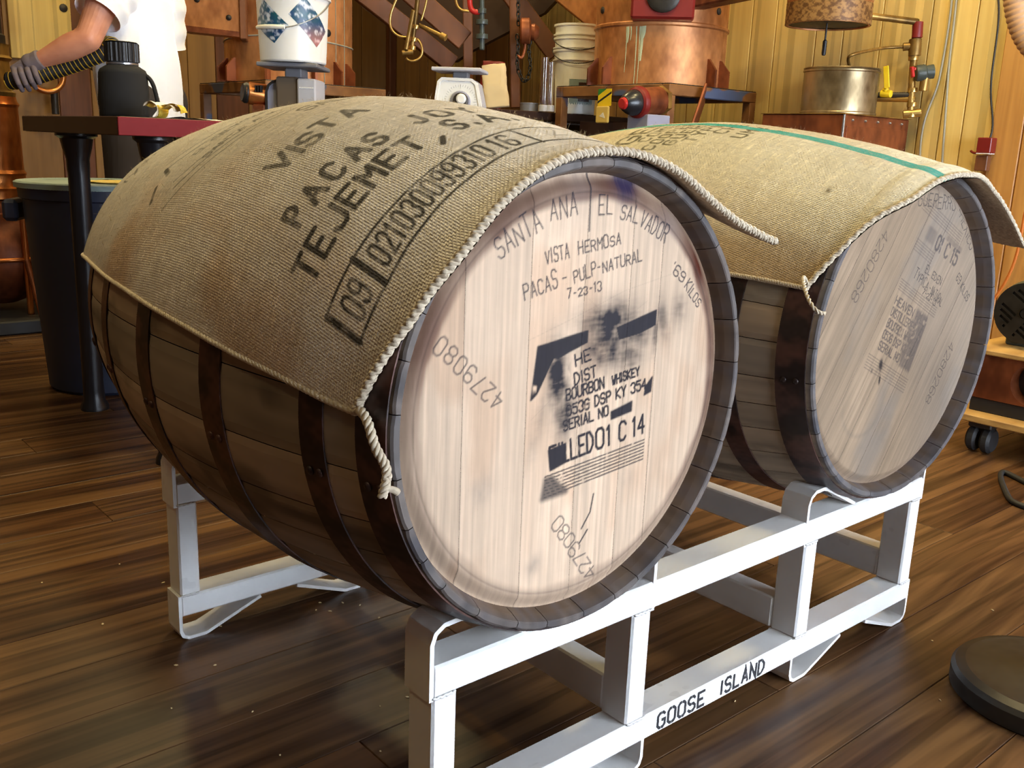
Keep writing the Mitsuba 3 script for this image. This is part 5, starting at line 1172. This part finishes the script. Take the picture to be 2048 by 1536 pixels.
plank('copper red brace slanting towards the copper tank above the pails', (1040, -90), (1200, 40), 5.45, 5.45, .05, .13, 'm_copper')
plank('dark brace slanting above the chain hoist', (985, -60), (1112, 110), 5.6, 5.6, .06, .10, 'm_brown_wood')
plank('thin upright wooden post beside the chain hoist', (1027, -120), (1031, 216), 5.25, 5.25, .03, .05, 'm_brown_wood', 'wooden_post')
plank('dark slanting board added for the shade above the brass pipes', (690, -40), (905, 130), 5.6, 5.75, .05, .10, 'm_brown_wood')  # board put in for the dark shade below the thick brace
one('shade_sheet', 'dark brown sheet added for the shade behind the brass pipes and braces', 'hood', (lambda M_: (lambda m_: (m_.apply_transform(M_), m_)[1])(prism(Polygon([(-.62, .10), (-.55, .02), (-.10, -.27), (.02, -.27), (.10, -.22), (.52, -.02), (.60, .06), (.60, 1.45), (-.62, 1.45)]), 0, .05)))(facing(None, aT(905, 20, 5.98), -YAW-.35) @ np.diag([1.08, 1, 1.06, 1])), 'm_shade_sheet')  # dark sheet standing in for the shade between the braces
# brass pipes
t = thing('brass_pipes', 'cluster of old brass pipes with a bent loop hanging above the dial scale', 'pipes')
B = lambda x, y, o=0: aT(x, y, 4.75+o)
add(t, 'long_pipe', rod(B(842, -60), B(823, 104), .011), 'm_brass_old', smooth=True)
add(t, 'short_pipe', rod(B(827, 20, -.03), B(812, 100, -.03), .010), 'm_brass_old', smooth=True)
add(t, 'bottom_joint', rod(B(804, 106, -.02), B(826, 103, -.02), .012), 'm_brass_old', smooth=True)
add(t, 'side_pipe', cat(rod(B(838, 50), B(884, 72, -.05), .010), rod(B(882, 71, -.05), B(892, 76, -.06), .016)), 'm_brass_old', smooth=True)
for yy in (50, 75, 92): add(t, 'coupling', rod(B(837-(yy-20)*.16, yy), B(836-(yy-20)*.16, yy+8), .016), 'm_brass', smooth=True)
add(t, 'bent_tube', tube(spline([B(800, -30), B(788, 10), B(780, 40), B(784, 60), B(798, 72), B(815, 74)], 36), .006, 8), 'm_brass', smooth=True)
add(t, 'bent_tube', tube(spline([B(834, 78), B(843, 92), B(842, 112), B(826, 122), B(812, 116)], 30), .006, 8), 'm_brass', smooth=True)
add(t, 'bent_tube', tube(spline([B(857, -20), B(850, 15), B(842, 42)], 16), .005, 8), 'm_brass', smooth=True)
t = thing('drop_valve', 'green steel drop pipe with a red elbow hanging from above', 'valve')
V_ = lambda x, y: aT(x, y, 4.9)
add(t, 'pipe', rod(V_(963, -60), V_(964, 100), .013), 'm_green_motor', smooth=True)
for yy, r in ((22, .022), (44, .03), (73, .03)): add(t, 'coupling', rod(V_(963.5, yy-5), V_(963.5, yy+5), r), 'm_green_motor', smooth=True)
add(t, 'red_elbow', tube(spline([V_(940, -30), V_(940, 10), V_(943, 19), V_(960, 23)], 20), .013, 10), 'm_red', smooth=True, label='red elbow')
add(t, 'brass_bend', tube(spline([V_(912, -10), V_(920, 18), V_(938, 22)], 20), .007, 8), 'm_brass', smooth=True)
# chain hoist
t = thing('chain_hoist', 'rusty chain hoist with a loop of chain hanging beside the white pails', 'hoist')
H_ = lambda x, y: aT(x, y, 5.15)
hq = dep(1045, 60, 5.15)/FPX
add(t, 'housing', drum(H_(1040, 62), H_(1062, 62), [(0, 0), (20*hq, 0), (25*hq, .15), (25*hq, .85), (18*hq, 1), (0, 1)], 28), 'm_copper_dark', smooth=30)
add(t, 'gear_case', drum(H_(1060, 64), H_(1078, 65), [(0, 0), (15*hq, 0), (17*hq, .5), (10*hq, 1), (0, 1)], 24), 'm_copper_dark', smooth=30)
def link(c, d, up, L, r):
    n = 18; a = np.arange(n)*2*np.pi/n; d = np.asarray(d)/np.linalg.norm(d); s = np.cross(d, up); s /= np.linalg.norm(s)
    return tube([c+d*L*math.cos(x)+s*L*.62*math.sin(x) for x in a], r, 5, closed=True)
def chain(pts, n):
    L = spline(pts, n)
    for i in range(n-1):
        d = L[i+1]-L[i]; u = [[1, .3, .1], [.3, -1, .1]][i % 2]
        add(t, 'chain_link', link((L[i]+L[i+1])/2, d, u, np.linalg.norm(d)*.68, .0035), 'm_iron', smooth=True)
chain([H_(1036, -30), H_(1037, 50)], 10)
chain([H_(1034, 70), H_(1035, 110), H_(1040, 150), H_(1050, 163), H_(1058, 150), H_(1060, 120), H_(1060, 80)], 22)
add(t, 'hook', tube(spline([H_(1048, 80), H_(1048, 105), H_(1042, 116), H_(1036, 110)], 20), .008, 8), 'm_copper_dark', smooth=True)
# motor in front of the steel table, blister pack
t = thing('end_motor', 'small motor with a red ring and red nosed black cap below the copper tank', 'motor')
E_ = lambda x, y, o=0: aT(x, y, 4.25+o)
qe = dep(1270, 205, 4.25)/FPX
ax0, ax1 = E_(1318, 202, .10), E_(1243, 207, -.06)
ax = lambda f: ax0+(ax1-ax0)*f
add(t, 'body', drum(ax0, ax(.52), [(0, 0), (26*qe, 0), (28*qe, .04), (28*qe, 1), (0, 1)], 40), 'm_copper_dark', smooth=30)
add(t, 'red_ring', drum(ax(.52), ax(.66), [(0, 0), (31*qe, 0), (32*qe, .3), (30*qe, .8), (26*qe, 1), (0, 1)], 40), 'm_red_dark', smooth=30)
add(t, 'black_cap', drum(ax(.655), ax(.94), [(0, 0), (25*qe, 0), (25*qe, .25), (22*qe, .55), (17*qe, .85), (13*qe, 1), (0, 1)], 40), 'm_black_paint', smooth=30)
add(t, 'red_nose', drum(ax(.935), ax(1.0), [(0, 0), (12*qe, 0), (11*qe, .8), (9*qe, 1), (0, 1)], 28), 'm_red', smooth=30)
add(t, 'back_flange', drum(ax(-.10), ax(.005), [(0, 0), (30*qe, 0), (30*qe, 1), (0, 1)], 6), 'm_brass_old')
mp = ax(.25)
add(t, 'pedestal', cbox(mp[0]-.07, mp[0]+.07, mp[1]-.06, mp[1]+.06, 0, mp[2]-26*qe, .004), 'm_grey_lavender')
t = thing('blister_pack', 'yellow and green blister pack hanging from the steel table rail', 'package')
bp = aX(1208, 212, K[0]-.012); qk = float((bp-CAM) @ CM[2])/FPX*1.0
M = facing(None, bp, -math.pi/2) @ np.diag([1.35, .6, 1, 1])
addM(t, 'card', cbox(-13.5*qk, 14*qk, 0, .003, 0, 33*qk, .001), 'm_yellow', M)
addM(t, 'green_corner', prism(Polygon([(-13.5*qk, 20*qk), (-13.5*qk, 33*qk), (4*qk, 33*qk)]), -.0012, -.0002), 'm_green', M)
addM(t, 'black_stripe', prism(Polygon([(-13.5*qk, 5*qk), (14*qk, 24*qk), (14*qk, 28*qk), (-13.5*qk, 9*qk)]), -.0014, -.0002), 'm_black', M)
addM(t, 'blister', cbox(-13.5*qk, 12*qk, -.016, .003, -33*qk, -.5*qk, .006), 'm_grain_yellow', M)
addM(t, 'blister_tab', prism(Polygon([(-6*qk, -20*qk), (2*qk, -12*qk), (6*qk, -24*qk)]), -.0175, -.0162), 'm_white_plastic', M)
addM(t, 'hanging_string', tube([(0, .001, 30*qk), (0, .004, 36*qk), (0, .022, 38*qk)], .001, 5), 'm_wire', M)
one('copper_chute', 'flat copper chute with green stains slanting under the steel table', 'chute', oriented(aT(1410, 186, 4.72), aT(1375, 290, 4.62), .20, .012, .003, up=(1, -1, .3)), 'm_copper_dark')
one('dark_cabinet', 'dark brown box under the steel table behind the blister pack', 'cabinet', cbox(K[0]+.10, K[0]+.42, K[1]+.25, K[1]+.66, 0.0, KZ-.16, .004), 'm_table_dark')

# ------------------------------------------------------------------ crumbs on the floor
cr = []; rc_ = random.Random(31)
for (x, y) in [(205, 1248), (690, 1302), (660, 1222), (640, 1205), (632, 1220), (560, 1510), (430, 1330), (352, 1330), (540, 1180), (720, 1210), (758, 1235), (1745, 1180), (1985, 1220), (1635, 1275), (1700, 1290), (1500, 1320), (760, 1412), (685, 1205), (1880, 1400), (1470, 1402)]+[(rc_.uniform(60, 1980), rc_.uniform(1120, 1520)) for _ in range(14)]:
    q_ = aZ(x, y, .0012)
    if not (-.2 < q_[0] < .92 and -.02 < q_[1] < .8 and rc_.random() < .3):
        m = trimesh.creation.icosphere(0, 1.0); m.vertices *= np.array([rc_.uniform(.0014, .0042), rc_.uniform(.001, .0026), .0013]); cr.append(move(m, rz=rc_.uniform(0, 180), t=q_))
k_ = one('floor_crumbs', 'pale crumbs and chips scattered over the dark floor round the rack', 'crumbs', cat(*cr), 'm_paper_bag')
labels[k_]['kind'] = 'stuff'
# ------------------------------------------------------------------ person in a white T-shirt behind the high table
mat('m_skin', proc(lambda p, n, uv: mix(L3(176, 108, 82), L3(214, 150, 118), fbm(p.x*22, p.y*22, p.z*22, 3))), rough=.5)
mat('m_shirt', lin([236, 236, 238]), rough=.85, sheen=.2)
mat('m_trousers', lin([52, 44, 40]), rough=.85)
mat('m_glove', lin([104, 92, 96]), rough=.8)
mat('m_hair', lin([58, 40, 28]), rough=.7)
mat('m_hose_black', (0.012, 0.012, 0.014), rough=.35)
def hulls(bones, edge=.014, it=14):
    parts = []
    for a, ra, b, rb_ in bones:
        pts = np.vstack([trimesh.creation.icosphere(2, ra).vertices+a, trimesh.creation.icosphere(2, rb_).vertices+b])
        parts.append(manifold3d.Manifold.hull_points(pts))
    m = manifold3d.Manifold.batch_boolean(parts, manifold3d.OpType.Add).refine_to_length(edge)
    mm = m.to_mesh(); tm = trimesh.Trimesh(mm.vert_properties[:, :3], mm.tri_verts, process=True)
    trimesh.smoothing.filter_taubin(tm, iterations=it); return tm
PT = 4.2
pp0 = aT(288, 200, PT); gx_, gy_ = pp0[0], pp0[1]
Rr, Ff = rt, -fw2                                         # picture right, towards the camera
facing_d = (-Rr*.96+fw2*.28)                              # the way the chest points: picture left and away
side_d = np.array([facing_d[1], -facing_d[0], 0])         # the person's right hand side
side_d = side_d*np.sign(side_d @ (-fw2)+1e-9)             # the side turned towards the camera
def B_(f, s, z): return np.array([gx_, gy_, 0])+facing_d*f+side_d*s+np.array([0, 0, z])
def at_px(x, y, s=0.0): return aT(x, y, PT-s)
sh_n, el_n, wr_n = at_px(214, -18, .16), at_px(176, 78, .20), at_px(78, 122, .14)
hd_n = at_px(50, 136, .12)
sh_f = B_(.02, -.165, sh_n[2]); el_f = sh_f-side_d*.05+facing_d*.03+np.array([0, 0, -.29]); wr_f = el_f+facing_d*.12+np.array([0, 0, -.21])
zs = sh_n[2]
person = thing('person', 'person in a white T-shirt and grey gloves holding a black hose, behind the high table', 'person')
bones = [(B_(0, 0, .98), .125, B_(.01, 0, 1.20), .105), (B_(.01, 0, 1.20), .105, B_(.03, 0, zs-.06), .10), (B_(0, .08, .96), .10, B_(0, -.08, .96), .10), (B_(.02, .12, zs-.02), .065, B_(.02, -.14, zs-.02), .065),
         (B_(.03, .03, zs-.08), .095, B_(.03, -.03, zs-.08), .095), (sh_n, .060, B_(.03, .06, zs-.02), .08), (B_(.04, 0, zs+.02), .058, B_(.07, 0, zs+.12), .055),
         (sh_n, .058, el_n, .045), (el_n, .046, el_n+(wr_n-el_n)*.35, .047), (el_n+(wr_n-el_n)*.35, .047, wr_n, .028), (sh_f, .055, B_(.03, -.06, zs-.02), .08), (sh_f, .055, el_f, .043), (el_f, .044, wr_f, .028),
         (B_(0, .09, .94), .095, B_(.02, .10, .52), .062), (B_(.02, .10, .52), .062, B_(-.01, .11, .10), .042), (B_(0, -.09, .94), .095, B_(.02, -.10, .52), .062), (B_(.02, -.10, .52), .062, B_(-.01, -.11, .10), .042)]
hc = B_(.11, 0, zs+.22)
bones += [(hc+np.array([0, 0, .03]), .088, hc+facing_d*.03+np.array([0, 0, -.05]), .068), (hc+facing_d*.045+np.array([0, 0, -.07]), .045, hc+facing_d*.075+np.array([0, 0, -.085]), .03), (hc+facing_d*.085+np.array([0, 0, .0]), .012, hc+facing_d*.105+np.array([0, 0, -.025]), .014),
          (hc+side_d*.08+np.array([0, 0, -.01]), .016, hc+side_d*.082+np.array([0, 0, -.04]), .012), (hc-side_d*.08+np.array([0, 0, -.01]), .016, hc-side_d*.082+np.array([0, 0, -.04]), .012)]
add(person, 'body', hulls(bones, .016, 10), 'm_skin', smooth=True)
for s_ in (1, -1): add(person, 'eye', trimesh.creation.icosphere(2, .011).apply_translation(hc+facing_d*.086+side_d*.032*s_+np.array([0, 0, .012])), 'm_white_plastic', smooth=True)
hair = hulls([(hc+np.array([0, 0, .045])-facing_d*.012, .090, hc-facing_d*.035+np.array([0, 0, -.02]), .078)], .014, 6)
add(person, 'hair', hair, 'm_hair', smooth=True)
# shirt: loose, with folds, open at the bottom and the sleeves
def shirt_mesh():
    n, m = 96, 46
    th = np.arange(n)*2*np.pi/n; V = []
    zh = at_px(300, 232)[2]-.01
    for i in range(m):
        f = i/(m-1); z = zh+(zs+.045-zh)*f
        a = .158+.010*math.sin(f*5)-.02*sm(.55, .0, f)*0; b = .150+.01*(1-f)
        k = 1.0-.45*sm(.90, 1.0, f); ww = np.where(f > .8, 1, 1)
        rx_, ry_ = b*k*(1-.10*sm(.4, .8, f)), (a+.035*sm(.55, .85, f))*k
        fold = 1+.055*(1-f*.6)*(meshkit.fbm(np.stack([np.cos(th)*2.2, np.sin(th)*2.2, np.full(n, f*1.3)], -1), 3, 4)-.5)*2+.02*np.sin(th*7+f*4)*(1-f)
        ex = np.array([gx_, gy_, 0])
        off = facing_d*(.01+.03*f)
        V.append(ex+off+np.outer(rx_*np.cos(th)*fold, facing_d)+np.outer(ry_*np.sin(th)*fold, side_d)+np.array([0, 0, z])+np.array([0, 0, 1])*(.012*np.sin(th*2+1)*(1-f))[:, None])
    V = np.concatenate(V); F = []
    for i in range(m-1):
        for j in range(n): p_, q_ = i*n+j, i*n+(j+1) % n; F += [(p_, q_, q_+n), (p_, q_+n, p_+n)]
    return trimesh.Trimesh(V, F, process=False)
mat('m_shirt2', lin([236, 236, 238]), rough=.85, two=True)
sk = add(person, 'shirt', shirt_mesh(), 'm_shirt2', smooth=True)
def sleeve(a, b, r0, r1, seed):
    P = np.linspace(0, 1, 14)[:, None]*(b-a)+a; rr = np.linspace(r0, r1, 14)*(1+.05*np.sin(np.arange(14)*1.3+seed))
    return tube(P, rr, 28, caps=False)
add(sk, 'sleeve', sleeve(sh_n+(sh_n-el_n)*.30+np.array([0, 0, .0])+(B_(.03, 0, zs)-sh_n)*.25, sh_n+(el_n-sh_n)*.50, .100, .088, 1), 'm_shirt2', smooth=True)
add(sk, 'sleeve', sleeve(sh_f+(sh_f-el_f)*.25, sh_f+(el_f-sh_f)*.55, .095, .085, 2), 'm_shirt2', smooth=True)
tr_ = hulls([(B_(0, .07, .97), .125, B_(0, -.07, .97), .125), (B_(0, .09, .92), .110, B_(.02, .10, .52), .078), (B_(.02, .10, .52), .078, B_(-.01, .11, .09), .070), (B_(0, -.09, .92), .110, B_(.02, -.10, .52), .078), (B_(.02, -.10, .52), .078, B_(-.01, -.11, .09), .070)], .02, 8)
add(person, 'trousers', tr_, 'm_trousers', smooth=True)
for s_ in (.11, -.11):
    add(person, 'shoe', hulls([(B_(-.04, s_, .045), .043, B_(.10, s_, .038), .036), (B_(.10, s_, .038), .036, B_(.16, s_, .032), .030)], .012, 5), 'm_black_cloth', smooth=True)
# the hose he holds: black, with a yellow spiral rib
hose_l = spline([at_px(18, 162, .10), at_px(45, 158, .12), at_px(90, 146, .13), at_px(140, 130, .14), at_px(190, 112, .16), at_px(222, 98, .16), B_(.16, .12, 1.16), B_(.16, -.22, 1.02), B_(.1, -.45, .6), B_(.2, -.6, .04)], 420)
Lh = np.r_[0, np.cumsum(np.linalg.norm(np.diff(hose_l, axis=0), axis=1))]
t = thing('vacuum_hose', 'black corrugated hose with a yellow spiral rib held in the gloved hand', 'hose')
HR = .031
add(t, 'hose', tube(hose_l, HR, 16), 'm_hose_black', smooth=True)
tt = np.gradient(hose_l, axis=0); tt /= np.linalg.norm(tt, axis=1, keepdims=True)
A_ = np.cross(tt, [0, 0, 1.0]); A_ /= np.linalg.norm(A_, axis=1, keepdims=True); Bb = np.cross(tt, A_)
nn_ = 5200; ii = np.linspace(0, len(hose_l)-1, nn_); i0 = np.clip(ii.astype(int), 0, len(hose_l)-2); fr_ = (ii-i0)[:, None]
ip = lambda Q: Q[i0]*(1-fr_)+Q[i0+1]*fr_
phs = ip(Lh[:, None])[:, 0]/.0165*2*np.pi
mat('m_yellow_dull', lin([168, 134, 30]), rough=.5)
rib = ip(hose_l)+HR*1.0*(np.cos(phs)[:, None]*ip(A_)+np.sin(phs)[:, None]*ip(Bb))
add(t, 'spiral_rib', tube(rib, .0020, 5), 'm_yellow_dull', smooth=True)
# gloved hand closed round the hose: palm, four fingers, thumb
def glove(wr, hd, hose_c, hose_d):
    d = hose_d/np.linalg.norm(hose_d); up = np.array([0, 0, 1.0]); up -= d*(up @ d); up /= np.linalg.norm(up); out = np.cross(d, up); out *= np.sign(out @ (CAM-hose_c))
    R1 = HR+.012
    b = [(wr, .034, wr+(hose_c+up*R1-wr)*.45, .036)]
    kn = [hose_c+d*o+up*R1*.95+out*R1*.25 for o in (-.034, -.012, .011, .033)]
    for k_ in kn: b.append((wr+(hose_c+up*R1-wr)*.45, .030, k_, .0125))
    ms = hulls(b, .005, 8); out_m = [ms]
    fing = []
    for i_, k_ in enumerate(kn):
        L_ = [.92, 1.0, .97, .80][i_]; o = d*(-.034, -.012, .011, .033)[i_]
        ang = [0.25, 1.2*L_, 2.1*L_, 2.9*L_]
        J = [hose_c+o+(R1-.001)*(math.cos(a)*up+math.sin(a)*out) for a in ang]
        fing += [(J[q_], .0118-.0012*q_, J[q_+1], .0106-.0012*q_) for q_ in range(3)]
    th0 = wr+(hose_c+up*R1-wr)*.55-out*.012+d*.03
    J = [th0, hose_c+d*.05+R1*(math.cos(-.7)*up+math.sin(-.7)*out), hose_c+d*.045+R1*(math.cos(-1.5)*up+math.sin(-1.5)*out)]
    fing += [(J[0], .015, J[1], .012), (J[1], .012, J[2], .010)]
    return hulls(b+fing, .005, 6)
ix = int(np.argmin(np.linalg.norm(hose_l-at_px(58, 155, .12), axis=1)))
gl = add(person, 'glove', glove(wr_n+(hd_n-wr_n)*.15, hd_n, hose_l[ix], tt[ix]), 'm_glove', smooth=True)
dw = (hd_n-wr_n)/np.linalg.norm(hd_n-wr_n)
add(gl, 'cuff', tube([wr_n-dw*.012, wr_n-dw*.005, wr_n+dw*.02, wr_n+dw*.045], [.036, .037, .036, .036], 24), 'm_glove', smooth=True)
ix2 = int(np.argmin(np.linalg.norm(hose_l-wr_f, axis=1)))
d2 = facing_d
add(person, 'glove', hulls([(wr_f, .034, wr_f+d2*.07, .036)]+[q_ for o in (-.033, -.011, .011, .033) for q_ in ((wr_f+d2*.05+side_d*o, .016, wr_f+d2*.10+side_d*o*1.1, .0115), (wr_f+d2*.10+side_d*o*1.1, .0115, wr_f+d2*(.135-abs(o)*.4)+side_d*o*1.1+np.array([0, 0, -.03]), .010))]+[(wr_f+d2*.02+side_d*.03, .016, wr_f+d2*.06+side_d*.062+np.array([0, 0, -.01]), .0115)], .006, 6), 'm_glove', smooth=True)
